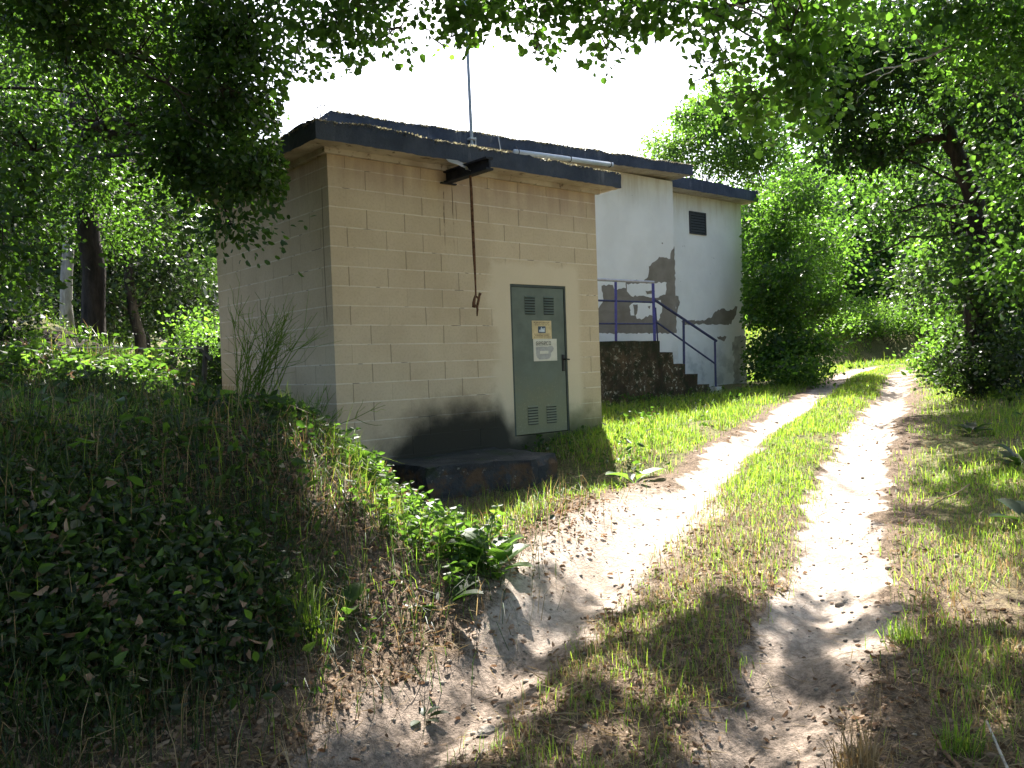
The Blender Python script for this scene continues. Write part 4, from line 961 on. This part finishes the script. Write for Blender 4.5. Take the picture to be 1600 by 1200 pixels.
lit_t = tree('far_tree', 'sunlit far tree where the track bends out of sight', at(1340, 47, -.1), [(0, 0, 0, .16), (.1, 0, 3, .12), (0, .1, 6.5, .04)],
     [(0, 0, 3.4, 2.3, 2.3, 1.9, 170), (.6, .4, 5.2, 1.7, 1.7, 1.4, 110), (-.9, -.4, 2.0, 1.5, 1.5, 1.3, 90)], (.15, .72), 24, .36, LG, B_DARK, 45, 'rhomb', None, 'far trees along the track', twigs=60)
lit_t.scale = (1.45, 1.45, 1.45)
for u, d, rz, s_, lab in ((1440, 48, 1.0, 1.5, 'far tree behind the bramble bank, next to the big alder trunk'), (1540, 25, 2.2, .95, 'far tree filling the gap under the big alder crown'), (1255, 38, 3.1, 1.2, 'far tree rising beyond the bushy alder'), (1600, 21, 4.0, .9, 'far tree low behind the picture edge shrubs'),
                          (1400, 52, 5.1, 1.9, 'tallest far tree, seen through the gap in the branches'), (1180, 38, .4, 1.1, 'far tree low behind the white building roof'), (1690, 18, 2.0, 1.0, 'far tree at the picture edge behind the shrubs'), (1540, 34, 2.9, 1.25, 'far tree in the dark behind the big alder'), (1295, 50, 1.7, 1.7, 'far tree filling the sky gap beside the bushy alder'), (1350, 60, .9, 2.3, 'highest far tree of the row beyond the bramble thicket')):
    copy_thing(lit_t, at(u, d, -.1), rz, s_, lab)
bs = at(1350, 31.5)
bush('bramble_thicket', 'long sunlit bramble thicket on the earth bank at the bend of the track', bs, [blob(bs, 1262, 520, 29.3, 1.2, .5, .8, 90), blob(bs, 1300, 512, 30.3, 1.3, .5, .8, 100), blob(bs, 1350, 506, 31.8, 1.3, .5, .8, 100), blob(bs, 1400, 502, 33.3, 1.3, .5, .8, 100), blob(bs, 1445, 503, 35, 1.2, .5, .8, 80), blob(bs, 1330, 485, 33, 1.8, .4, 1.0, 70), blob(bs, 1420, 480, 36, 1.8, .4, 1.0, 70)], 51, LY, (.10, .7), 28, .24)
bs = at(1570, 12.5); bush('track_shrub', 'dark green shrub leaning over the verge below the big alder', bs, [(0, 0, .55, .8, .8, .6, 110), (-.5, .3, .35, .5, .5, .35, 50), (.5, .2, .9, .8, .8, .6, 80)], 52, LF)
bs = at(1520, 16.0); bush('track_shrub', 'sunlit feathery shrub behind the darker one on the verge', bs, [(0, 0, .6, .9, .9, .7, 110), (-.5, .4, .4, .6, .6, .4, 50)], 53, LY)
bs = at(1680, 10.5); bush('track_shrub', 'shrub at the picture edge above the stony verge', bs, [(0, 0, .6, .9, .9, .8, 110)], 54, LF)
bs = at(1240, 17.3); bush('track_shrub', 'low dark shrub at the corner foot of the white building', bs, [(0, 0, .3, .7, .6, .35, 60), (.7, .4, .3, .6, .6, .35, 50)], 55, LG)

for u, d, rz, s_, lab in ((1500, 19.5, .7, .85, 'dark leafy tree behind the forked alder trunk'), (1590, 15.5, 2.1, .8, 'dark leafy tree filling the picture edge beside the alder'), (1660, 19, 3.3, 1.0, 'dark leafy tree beyond the picture edge shrubs'), (1500, 30, 4.6, .95, 'dark leafy tree between bramble thicket and forked alder'), (1560, 28, 5.5, 1.2, 'tall dark leafy tree far behind the forked alder')):
    copy_thing(wood, at(u, d, -.1), rz, s_, lab)
# far wooded hillside
g = np.random.default_rng(60); n = 60000
az = np.concatenate([g.uniform(-45, 48, n // 2), g.uniform(20, 48, n - n // 2)]); az = np.radians(az + 40.35 - 10); rr = g.uniform(50, 210, n)
xx = np.sin(az) * rr; yy = np.cos(az) * rr; zz_ = height(xx, yy, False) + g.random(n) ** .6 * (3.0 + 4.0 * (vn(xx, yy, .12, 61) + .5))
V, F = leaves(np.stack([xx, yy, zz_], -1), g.normal(0, 1, (n, 3)), g.uniform(.5, 1.3, n), .8, g, 'rhomb')
obj('far_woods', bulk('far_woods', V, F, LF), label='hazy wooded hillside far beyond the track', cat='woods', kind='stuff')

# ------------------------------------------------------------------ ground cover
def blades(C, H, Wd, g, lean=.5, segs=2):
    n = len(C); a = g.uniform(0, 2 * np.pi, n); dx, dy = np.cos(a), np.sin(a); b_ = a + np.pi / 2 + g.normal(0, .4, n)
    th = np.clip(np.abs(g.normal(.55, .45, n)) * lean + .08, 0, 1.45); wx, wy = np.cos(b_) * Wd / 2, np.sin(b_) * Wd / 2
    V = np.empty((n, 5, 3)); t1 = th * .45
    for k, (t, s_) in enumerate(((0, -1), (0, 1))):
        V[:, k] = C + np.stack([wx * s_, wy * s_, -.01 + 0 * wx], -1)
    mid = C + np.stack([dx * H * .55 * np.sin(t1), dy * H * .55 * np.sin(t1), H * .55 * np.cos(t1)], -1); t2 = th * 1.35
    V[:, 2] = mid + np.stack([wx * .8, wy * .8, 0 * wx], -1); V[:, 3] = mid - np.stack([wx * .8, wy * .8, 0 * wx], -1)
    V[:, 4] = mid + np.stack([dx * H * .45 * np.sin(t2), dy * H * .45 * np.sin(t2), H * .45 * np.cos(t2)], -1)
    i0 = np.arange(n)[:, None] * 5
    tri = np.concatenate([i0 + [0, 1, 2], i0 + [0, 2, 3], i0 + [3, 2, 4]], 0)
    return V.reshape(-1, 3), tri
def scatter(n, r0, r1, g, pw=.75, half=42):
    az_ = np.radians(g.uniform(-half, half, n)) + math.atan2(FWD[0], FWD[1]); rr_ = r0 + (r1 - r0) * g.random(n) ** (1 / pw)
    x_ = np.sin(az_) * rr_; y_ = np.cos(az_) * rr_; return x_, y_, rr_
def clear(x_, y_):
    m = ~((x_ > X0 - .02) & (x_ < X1 + .02) & (y_ > Y0 - .03) & (y_ < Y1 + .1)); m &= ~((x_ > 4.4) & (x_ < 6.12) & (y_ > 6.28) & (y_ < 7.6))
    return m & ~((x_ > 6.1) & (x_ < 17.4) & (y_ > 9.95) & (y_ < 15.3))
g = np.random.default_rng(70)
x_, y_, r_ = scatter(800000, 2.0, 34, g, .60)
s_, n_, d_ = track_d(x_, y_); M_ = mound(x_, y_); ru = ruts(x_, y_)
pit_ = ss(x_, 4.0, 4.6) * (1 - ss(x_, 6.2, 6.9)) * ss(y_, 5.2, 5.9) * (1 - ss(y_, 8.2, 9))
dens = .95 * (1 - ss(np.abs(d_), .22, .48)) * ss(s_, 5.5, 9) + .62 * (1 - ss(np.abs(d_), .25, .55)) + .95 * ss(d_, .85, 1.2) * ss(s_, 7.2, 9.0) * (1 - M_) + ss(-d_, .85, 1.4) * (.55 + .2 * ss(s_, 5, 9)) + .16 * M_ * (1 - .8 * ss(y_, 8.0, 9.0)) + .5 * ss(d_, 1.0, 1.6) * ss(s_, 3.5, 5.5) * (1 - M_)
dens = dens * np.clip(.55 + 1.7 * vn(x_, y_, 1.3, 71) + .8 * vn(x_, y_, 4.5, 72), .03, 1.3) * (1 - .93 * ru) * (1 - pit_)
m = (g.random(len(x_)) < dens) & clear(x_, y_)
x_, y_, r_, s_, d_, M_ = x_[m], y_[m], r_[m], s_[m], d_[m], M_[m]
hgt = .03 + .09 * np.clip(vn(x_, y_, .9, 73) + .5, 0, 1) + .10 * ss(d_, .9, 1.3) * ss(s_, 7.5, 10) * .6 + .10 * ss(-d_, 1.2, 3) + .12 * M_
hgt *= np.exp(g.normal(0, .3, len(x_))); wd = .0017 + .00052 * r_
dry = g.random(len(x_)) < np.clip(.56 - .46 * ss(s_, 4.5, 7.5) + .7 * vn(x_, y_, .8, 74) - .22 * M_ - .2 * ss(s_, 9, 13), .08, .93)
C = np.stack([x_, y_, height(x_, y_)], -1)
for nm, mk, mat_, lab in (('green_grass', ~dry, M_GRASS, 'short green grass on the verges and between the wheel ruts'), ('dry_grass', dry, M_DRY, 'dry straw coloured grass scattered over verges and bank')):
    V, F = blades(C[mk], hgt[mk], wd[mk], g, 1.15 if nm == 'green_grass' else 1.6)
    obj(nm, bulk(nm, V, F, mat_), label=lab, cat='grass', kind='stuff')
# dead leaves and straw lying on the bank and in the shade
x_, y_, r_ = scatter(110000, 1.8, 11, g, .7); s_, n_, d_ = track_d(x_, y_)
p = np.clip(.15 + .5 * mound(x_, y_) + .9 * np.exp(-((n_ - 2.3) / .45) ** 2) * (1 - ss(s_, 5.5, 7)) + .55 * (1 - ss(s_, 3.5, 6)) + .5 * ss(d_, .8, 1.3) * (1 - ss(s_, 6, 8)), 0, 1) * (1 - .95 * ruts(x_, y_)) * np.clip(.6 + 1.2 * vn(x_, y_, 2.2, 75), .1, 1)
m = (g.random(len(x_)) < p) & clear(x_, y_); x_, y_ = x_[m], y_[m]; n = len(x_)
D = g.normal(0, 1, (n, 3)); D[:, 2] *= .28
V, F = leaves(np.stack([x_, y_, height(x_, y_) + .012], -1), D, g.uniform(.010, .045, n), .5, g, 'round', .25)
obj('leaf_litter', bulk('leaf_litter', V, F, LB), label='brown fallen leaves lying on the bank and the shaded ground', cat='leaf litter', kind='stuff')
x_, y_, r_ = scatter(48000, 1.8, 9, g, .7); s_, n_, d_ = track_d(x_, y_)
m = (g.random(len(x_)) < (.10 + .35 * mound(x_, y_) + .4 * (1 - ss(s_, 3, 5.5))) * (1 - .8 * ruts(x_, y_))) & clear(x_, y_); x_, y_ = x_[m], y_[m]; n = len(x_)
D = g.normal(0, 1, (n, 3)); D[:, 2] = np.abs(D[:, 2]) * .25
V, F = leaves(np.stack([x_, y_, height(x_, y_) + .01], -1), D, g.uniform(.04, .18, n), .025, g, 'rhomb')
obj('straw_litter', bulk('straw_litter', V, F, M_DRY), label='dry stalks and needles strewn over the bank', cat='straw', kind='stuff')
# small stones on the track
def stone_mesh(g, sx):
    bm = bmesh.new(); bmesh.ops.create_icosphere(bm, subdivisions=1, radius=1)
    for v in bm.verts: v.co *= g.uniform(.75, 1.15)
    V = np.array([v.co[:] for v in bm.verts]); F = np.array([[v.index for v in f.verts] for f in bm.faces]); bm.free(); return V, F
sv, sf = stone_mesh(np.random.default_rng(2), 1)
x_, y_, r_ = scatter(9000, 1.9, 14, g, .6); m = (g.random(len(x_)) < .08 + .75 * ruts(x_, y_)) & clear(x_, y_); x_, y_ = x_[m], y_[m]; n = len(x_)
S = np.exp(g.normal(-4.75, .5, n)); a = g.uniform(0, 6.28, n); ca, sa = np.cos(a), np.sin(a)
W = np.stack([(sv[None, :, 0] * ca[:, None] - sv[None, :, 1] * sa[:, None]) * S[:, None], (sv[None, :, 0] * sa[:, None] + sv[None, :, 1] * ca[:, None]) * S[:, None] * .8, sv[None, :, 2] * S[:, None] * .55], -1) + np.stack([x_, y_, height(x_, y_) + S * .1], -1)[:, None]
obj('gravel', bulk('gravel', W.reshape(-1, 3), (np.arange(n)[:, None, None] * len(sv) + sf[None]).reshape(-1, 3), plain('track_stone', (.20, .165, .13), .9, var=.4)), label='small loose stones scattered along the wheel ruts', cat='gravel', kind='stuff')
# low leafy weeds in drifts
def weeds(pts, g, L, per, h0, h1, spread):
    n = len(pts) * per; C = np.repeat(pts, per, 0) + np.concatenate([g.normal(0, spread, (n, 2)), np.zeros((n, 1))], 1)
    C[:, 2] = height(C[:, 0], C[:, 1]) + g.uniform(h0, h1, n) ** 1.0; D = g.normal(0, 1, (n, 3)); D[:, 2] = D[:, 2] * .75 - .1
    return leaves(C, D, L * np.exp(np.clip(g.normal(0, .40, n), -1, .5)), .55, g, 'long')
x_, y_, r_ = scatter(9000, 2.2, 17, g, .7); M_ = mound(x_, y_); s_, n_, d_ = track_d(x_, y_)
p = (.22 * M_ * ss(vn(x_, y_, 1.2, 77), -.15, .2) + .18 * ss(-d_, 1.5, 2.6) * ss(vn(x_, y_, 1.0, 78), 0, .3) + .5 * M_ * ss(y_, 6.6, 7.4) * (1 - .9 * ss(y_, 8.0, 8.8)) + .22 * ss(y_, 9.3, 9.8) * (x_ < 14) * (x_ > 8) + .16 * ss(d_, 1.2, 2.0) * ss(s_, 7, 9) * (1 - M_)) * (1 - ruts(x_, y_))
m = (g.random(len(x_)) < p) & clear(x_, y_)
V, F = weeds(np.stack([x_[m], y_[m], 0 * x_[m]], -1), g, .055, 12, .02, .2, .10)
obj('low_weeds', bulk('low_weeds', V, F, LO), label='low leafy weeds spread over the bank top and verges', cat='weeds', kind='stuff')

x_, y_, r_ = scatter(95000, 1.7, 10.5, g, .8); M_ = mound(x_, y_); s_, n_, d_ = track_d(x_, y_)
pat = vn(x_, y_, 1.5, 91) + .6 * vn(x_, y_, 4, 92)
p = np.maximum(M_, .8 * (s_ < 3.2) * (n_ > 2.5)) * np.clip(.16 + 1.7 * pat + .15 * (s_ < 3), .02, .7) * ss(n_, 2.2, 2.9) * (1 + .6 * (r_ < 4.2))
m = (g.random(len(x_)) < p) & clear(x_, y_); x_, y_, pat = x_[m], y_[m], pat[m]
for nm, sel, L_, h_ in (('undergrowth', vn(x_, y_, .9, 94) < .02, .026, .10), ('tall_undergrowth', vn(x_, y_, .9, 94) >= .02, .044, .19)):
    V, F = weeds(np.stack([x_[sel], y_[sel], 0 * x_[sel]], -1), g, L_, 7, .0, h_, .06)
    mi_ = np.repeat(g.choice(4, len(F) // 2, p=[.64, .25, .07, .04]), 2)
    obj(nm, bulk(nm, V, F, [LU, LO, LB, LY], mi_), label=('low dark leafy undergrowth creeping over the shaded bank' if nm == 'undergrowth' else 'taller dark leaved undergrowth in drifts on the shaded bank'), cat='undergrowth', kind='stuff')
x_, y_, r_ = scatter(150000, 1.7, 10, g, .8); M_ = mound(x_, y_); s_, n_, d_ = track_d(x_, y_); near_ = (s_ < 3.2) & (n_ > 2.4)
lip = np.exp(-((n_ - 3.0 - .12 * (s_ - 4)) / .55) ** 2) * ss(s_, 3.4, 4.6) * (1 - ss(s_, 6.6, 7.6))
m = (g.random(len(x_)) < np.maximum(M_, .7 * near_) * np.clip(.42 + 1.8 * vn(x_, y_, 1.1, 93) + .3 * near_, .05, 1) + .8 * lip) & clear(x_, y_); x_, y_, lip, near_ = x_[m], y_[m], lip[m], near_[m]
kind_ = np.where(near_, g.random(len(x_)) * .82, g.random(len(x_))); H_ = g.uniform(.08, .34, len(x_)) * (1 - .45 * lip); C = np.stack([x_, y_, height(x_, y_)], -1)
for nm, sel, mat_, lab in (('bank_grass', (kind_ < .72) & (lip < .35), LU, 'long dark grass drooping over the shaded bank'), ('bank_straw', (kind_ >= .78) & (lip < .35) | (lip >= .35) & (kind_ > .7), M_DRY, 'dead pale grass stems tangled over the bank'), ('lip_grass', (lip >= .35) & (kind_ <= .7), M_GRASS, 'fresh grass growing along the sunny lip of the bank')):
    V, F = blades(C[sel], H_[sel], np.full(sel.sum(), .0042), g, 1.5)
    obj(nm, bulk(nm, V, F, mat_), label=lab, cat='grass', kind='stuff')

# ---- single plants
def nettle(base, g, h, nl, L):
    b = MB(); lean = g.normal(0, .18, 2); P = [(base[0] + lean[0] * h * t * t, base[1] + lean[1] * h * t * t, base[2] - .02 + h * t) for t in np.linspace(0, 1, 5)]
    b.tube(P, np.linspace(.005, .002, 5), 5)
    C = []; D = []; LL = []
    for k in range(nl):
        t = .2 + .8 * k / (nl - 1); a = k * 1.57 + g.normal(0, .25); p = np.array(P[0]) + (np.array(P[-1]) - np.array(P[0])) * t
        for q in (0, math.pi):
            C.append(p); D.append((math.cos(a + q), math.sin(a + q), g.normal(.05, .25))); LL.append(L * (1.15 - .55 * t) * g.uniform(.8, 1.2))
    return b, leaves(np.array(C), np.array(D), np.array(LL), .58, g, 'long', .1)
def place_nettle(u, v, d, h, label, group, seed, name='nettle', L=.085, lm=LY):
    g = np.random.default_rng(seed); x_, y_ = G(u, d); base = (x_, y_, hz(x_, y_)); root = empty(name, label, name.replace('_', ' '), base, group)
    b, (V, F) = nettle(base, g, h, 7, L); obj('stem', b.mesh('stem', M_GRASS, True), root); obj('leaves', bulk('leaves', V, F, lm), root)
g = np.random.default_rng(80)
for k in range(120):   # along the sunny lip of the bank
    t = g.random(); t = t ** 1.35; u = 450 + 300 * t + g.normal(0, 18); d = 6.4 - 1.75 * t + g.normal(0, .36)
    place_nettle(u, 0, d, g.uniform(.12, .26), 'small sunlit nettle among its like along the bank lip below the shed', 'nettles along the bank lip', 100 + k)
for k in range(64):   # bright drift on the bank top
    t = g.random(); u = 10 + 265 * t + g.normal(0, 10); d = 7.4 + g.normal(0, .35)
    place_nettle(u, 0, d, g.uniform(.14, .30), 'bright nettle in the sunlit drift on top of the dark bank', 'nettles on the bank top', 200 + k, L=.11)
def rosette(name, label, u, d, n, L, seed, lm=LY, up=.7, group=None, wr=.45):
    g = np.random.default_rng(seed); x_, y_ = G(u, d); z_ = hz(x_, y_); root = empty(name, label, name.replace('_', ' '), (x_, y_, z_), group)
    for k in range(n):
        a = k * 2.4 + g.normal(0, .3); el = g.uniform(.35, 1.1) * up; l = L * g.uniform(.65, 1.15)
        dr = np.array([math.cos(a), math.sin(a), 0]); sd = np.array([-math.sin(a), math.cos(a), 0]); m_ = 9; V = []; F = []
        stem = .35
        for i in range(m_):
            t = i / (m_ - 1); p = np.array([x_, y_, z_ - .01]) + dr * l * t * (math.cos(el) + .25 * t) + np.array([0, 0, 1]) * l * (math.sin(el) * t * 1.5 - .75 * t * t * math.sin(el))
            ww = .02 if t < stem else math.sin(math.pi * min(1, (t - stem) / (1 - stem) * .86 + .14)) ** .8 * wr * (1.0 if t < 1 else 0)
            wv = l * ww * .5 * (1 + .12 * math.sin(i * 2.1)); cup = np.array([0, 0, wv * .35])
            V += [p - sd * wv + cup, p, p + sd * wv + cup]
            if i: j = (i - 1) * 3; F += [(j, j + 1, j + 4, j + 3), (j + 1, j + 2, j + 5, j + 4)]
        me = bulk('leaf', np.array(V), np.array(F), lm); me.polygons.foreach_set('use_smooth', np.ones(len(F), bool)); obj('leaf', me, root)
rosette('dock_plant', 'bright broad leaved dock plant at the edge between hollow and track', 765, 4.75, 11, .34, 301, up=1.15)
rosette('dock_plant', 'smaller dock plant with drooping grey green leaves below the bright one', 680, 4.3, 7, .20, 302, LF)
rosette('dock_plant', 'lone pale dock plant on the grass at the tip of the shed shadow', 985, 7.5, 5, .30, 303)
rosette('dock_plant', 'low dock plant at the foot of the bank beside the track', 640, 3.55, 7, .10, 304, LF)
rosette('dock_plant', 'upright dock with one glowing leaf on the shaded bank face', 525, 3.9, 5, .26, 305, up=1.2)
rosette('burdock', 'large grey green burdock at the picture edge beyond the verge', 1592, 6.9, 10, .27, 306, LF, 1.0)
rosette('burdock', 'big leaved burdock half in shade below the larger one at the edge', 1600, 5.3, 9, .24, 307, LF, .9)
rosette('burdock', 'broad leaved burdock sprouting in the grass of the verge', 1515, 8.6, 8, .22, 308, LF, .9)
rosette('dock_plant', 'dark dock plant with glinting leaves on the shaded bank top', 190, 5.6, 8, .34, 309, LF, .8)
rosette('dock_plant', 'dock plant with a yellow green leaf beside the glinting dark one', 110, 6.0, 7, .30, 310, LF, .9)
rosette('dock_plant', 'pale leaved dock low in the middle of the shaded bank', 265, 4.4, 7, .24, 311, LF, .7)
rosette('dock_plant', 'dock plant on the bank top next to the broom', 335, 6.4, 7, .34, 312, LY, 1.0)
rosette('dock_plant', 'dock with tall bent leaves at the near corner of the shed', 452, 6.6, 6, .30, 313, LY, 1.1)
def tuft(label, u, d, n, h, seed, mat_=M_GRASS, wd=.010, lean=.9):
    g = np.random.default_rng(seed); x_, y_ = G(u, d); C = np.stack([x_ + g.normal(0, .035, n), y_ + g.normal(0, .035, n), np.zeros(n)], -1); C[:, 2] = height(C[:, 0], C[:, 1])
    V, F = blades(C, h * np.exp(g.normal(0, .25, n)), np.full(n, wd), g, lean); o = obj('grass_tuft', bulk('grass_tuft', V, F, mat_), label=label, cat='grass tuft'); return o
tuft('tall green grass tuft arching over the face of the bank', 468, 3.65, 55, .26, 401, M_GRASS, .006, 1.3)
tuft('green grass tuft on the bank crest close to the shed corner', 560, 5.3, 70, .24, 402, M_GRASS, .006, 1.2)
tuft('long grass tuft growing below the broom on the bank', 440, 5.7, 80, .26, 403, M_GRASS, .006, 1.2)
tuft('straw coloured grass tuft at the bottom of the bank', 440, 2.75, 120, .22, 404, M_DRY, .007)
tuft('green and straw tuft in the lower corner beside the track', 345, 2.6, 70, .18, 405, M_DRY, .005, 1.3)
tuft('green grass tuft in the shaded verge beyond the right wheel rut', 1400, 3.9, 90, .12, 406, M_GRASS, .005, 1.3)
tuft('grass tuft glinting low in the near verge corner', 1490, 3.0, 90, .13, 407, M_GRASS, .005, 1.3)
tuft('dry brown grass tuft beside the near verge', 1330, 2.9, 130, .20, 408, M_DRY, .006)
tuft('small grass tuft beside two stones at the track edge', 905, 2.8, 70, .13, 409, M_GRASS, .005, 1.3)
# broom with fine arching twigs, in front of the side wall
def broom(label, u, d, h, n, seed, to):
    g = np.random.default_rng(seed); x_, y_ = G(u, d); z_ = hz(x_, y_); root = empty('broom_shrub', label, 'shrub', (x_, y_, z_)); b = MB(); w2 = MB()
    for k in range(n):
        a = g.uniform(0, 6.28); sp = abs(g.normal(0, .35)); e = np.array([x_ + RGT[0] * to * h + math.cos(a) * sp * h, y_ + RGT[1] * to * h + math.sin(a) * sp * h, z_ + h * g.uniform(.65, 1.1)])
        P = wander((x_ + g.normal(0, .05), y_ + g.normal(0, .05), z_ - .03), e, 7, .06, g, .06); b.tube(P, np.linspace(.006, .0018, 7), 4)
        for _ in range(9):
            i = g.integers(2, 6); q = P[i]; dd = (P[i + 1] - P[i]); dd = dd / np.linalg.norm(dd) + g.normal(0, .45, 3); w2.tube(wander(q, q + dd * h * g.uniform(.12, .28), 4, .08, g), np.linspace(.0028, .0012, 4), 3, cap=False)
    obj('stems', b.mesh('stems', M_GRASS), root)['kind'] = 'stuff'; obj('twigs', w2.mesh('twigs', M_GRASS), root)['kind'] = 'stuff'
broom('wispy green broom with arching twigs in front of the shed side wall', 375, 6.9, .95, 26, 501, .35)
broom('low broom spraying sideways over the bank by the shed corner', 455, 6.7, .55, 18, 502, .35)
# stems and dry stalks leaning over the bank
def stones(label, u, d, r_, seed):
    g = np.random.default_rng(seed); bm = bmesh.new(); bmesh.ops.create_icosphere(bm, subdivisions=3, radius=1); x_, y_ = G(u, d); z_ = hz(x_, y_)
    P = np.array([v.co[:] for v in bm.verts]); k = 1 + .35 * vn(P[:, 0] + 3 * P[:, 2], P[:, 1] + 5 * seed, 1.6, seed) + .15 * vn(P[:, 0] - P[:, 2], P[:, 1] * 2, 4, seed + 1)
    for v, s__ in zip(bm.verts, k): v.co = Vector((v.co.x * r_ * s__ + x_, v.co.y * r_ * .75 * s__ + y_, v.co.z * r_ * .5 * s__ + z_ + r_ * .12))
    me = bpy.data.meshes.new('stone'); bm.to_mesh(me); bm.free(); me.materials.append(M_STONE); obj('stone', me, label=label, cat='stone')
M_STONE = plain('grey_stone', (.21, .185, .155), .9, var=.35, nscale=25, bump=.7)
stones('round grey stone at the track edge, the larger of two touching', 745, 2.72, .062, 3); stones('smaller dark stone touching the round grey stone', 768, 2.76, .048, 6)
stones('pale flat stone lying on the bank foot litter', 740, 3.4, .045, 9)
def stick(label, a, c_, r0, r1, seed, mat_):
    g = np.random.default_rng(seed); b = MB(); p0 = np.array([*G(*a[:2]), 0]); p1 = np.array([*G(*c_[:2]), 0]); P = wander(p0, p1, 9, .05, g)
    t = np.linspace(0, 1, 9); P[:, 2] = height(P[:, 0], P[:, 1]) + a[2] * (1 - t) + c_[2] * t; b.tube(P, np.linspace(r0, r1, 9), 6); obj('stick', b.mesh('stick', mat_, True), label=label, cat='stick')
stick('long pale stick lying in the grass of the near corner', (1600, 2.45, .02), (1530, 3.05, .06), .008, .004, 601, B_PALE)
stick('short brown stick lying on the verge beside the long one', (1490, 2.85, .015), (1450, 3.05, .02), .010, .006, 602, bark('brown_stick', (.12, .07, .04), (.24, .15, .09)))
stick('thin dry stem lying across the verge towards the rut', (1510, 6.3, .05), (1410, 5.7, .015), .007, .003, 603, M_DRY)
stick('thin twig lying on the shaded track between the ruts', (722, 2.95, .01), (735, 3.2, .015), .005, .003, 604, B_GREY)

# wire fence by the wood
fp = empty('wire_fence', 'slack white wire fence strung to a leaning post beside the shed wall', 'fence', at(318, 9.6))
b = MB(); p0 = wp(318, 600, 9.6); p1 = wp(322, 540, 9.55); p1b = wp(308, 525, 9.5); b.tube([p0, p1], [.03, .028], 7); b.tube([wp(330, 562, 9.5), wp(308, 540, 9.6)], [.02, .016], 6)
obj('post', b.mesh('post', B_GREY), fp)
b = MB(); b.tube([wp(318, 544, 9.57), wp(240, 544.5, 9.3), wp(140, 543, 9.0), wp(0, 541, 8.6), wp(-200, 532, 8.2)], .006, 5); obj('wire', b.mesh('wire', plain('white_wire', (.7, .7, .68), .5)), fp)
# thin dead plants on the roof edge
for k, (u, v0, v1) in enumerate(((500, 186, 160), (557, 176, 150))):
    g = np.random.default_rng(700 + k); b = MB(); p = wp(u, v0, 8.9 if k == 0 else 11.5); q_ = wp(u - 3, v1, 8.9 if k == 0 else 11.5)
    p[2] -= .05
    for _ in range(5): b.tube(wander(p, q_ + g.normal(0, .06, 3), 5, .1, g), np.linspace(.004, .0015, 5), 4)
    C = np.array([p + (q_ - p) * t + g.normal(0, .045, 3) for t in np.linspace(.35, 1.05, 22)]); V, F = leaves(C, g.normal(0, 1, (22, 3)), np.full(22, .03), .6, g, 'rhomb')
    root = empty('roof_weed', ('dry weed growing at the near corner of the shed roof', 'thin dry weed standing on the roof of the white building')[k], 'weed', p); obj('stem', b.mesh('stem', M_DRY), root); obj('leaves', bulk('leaves', V, F, M_MOSS), root)
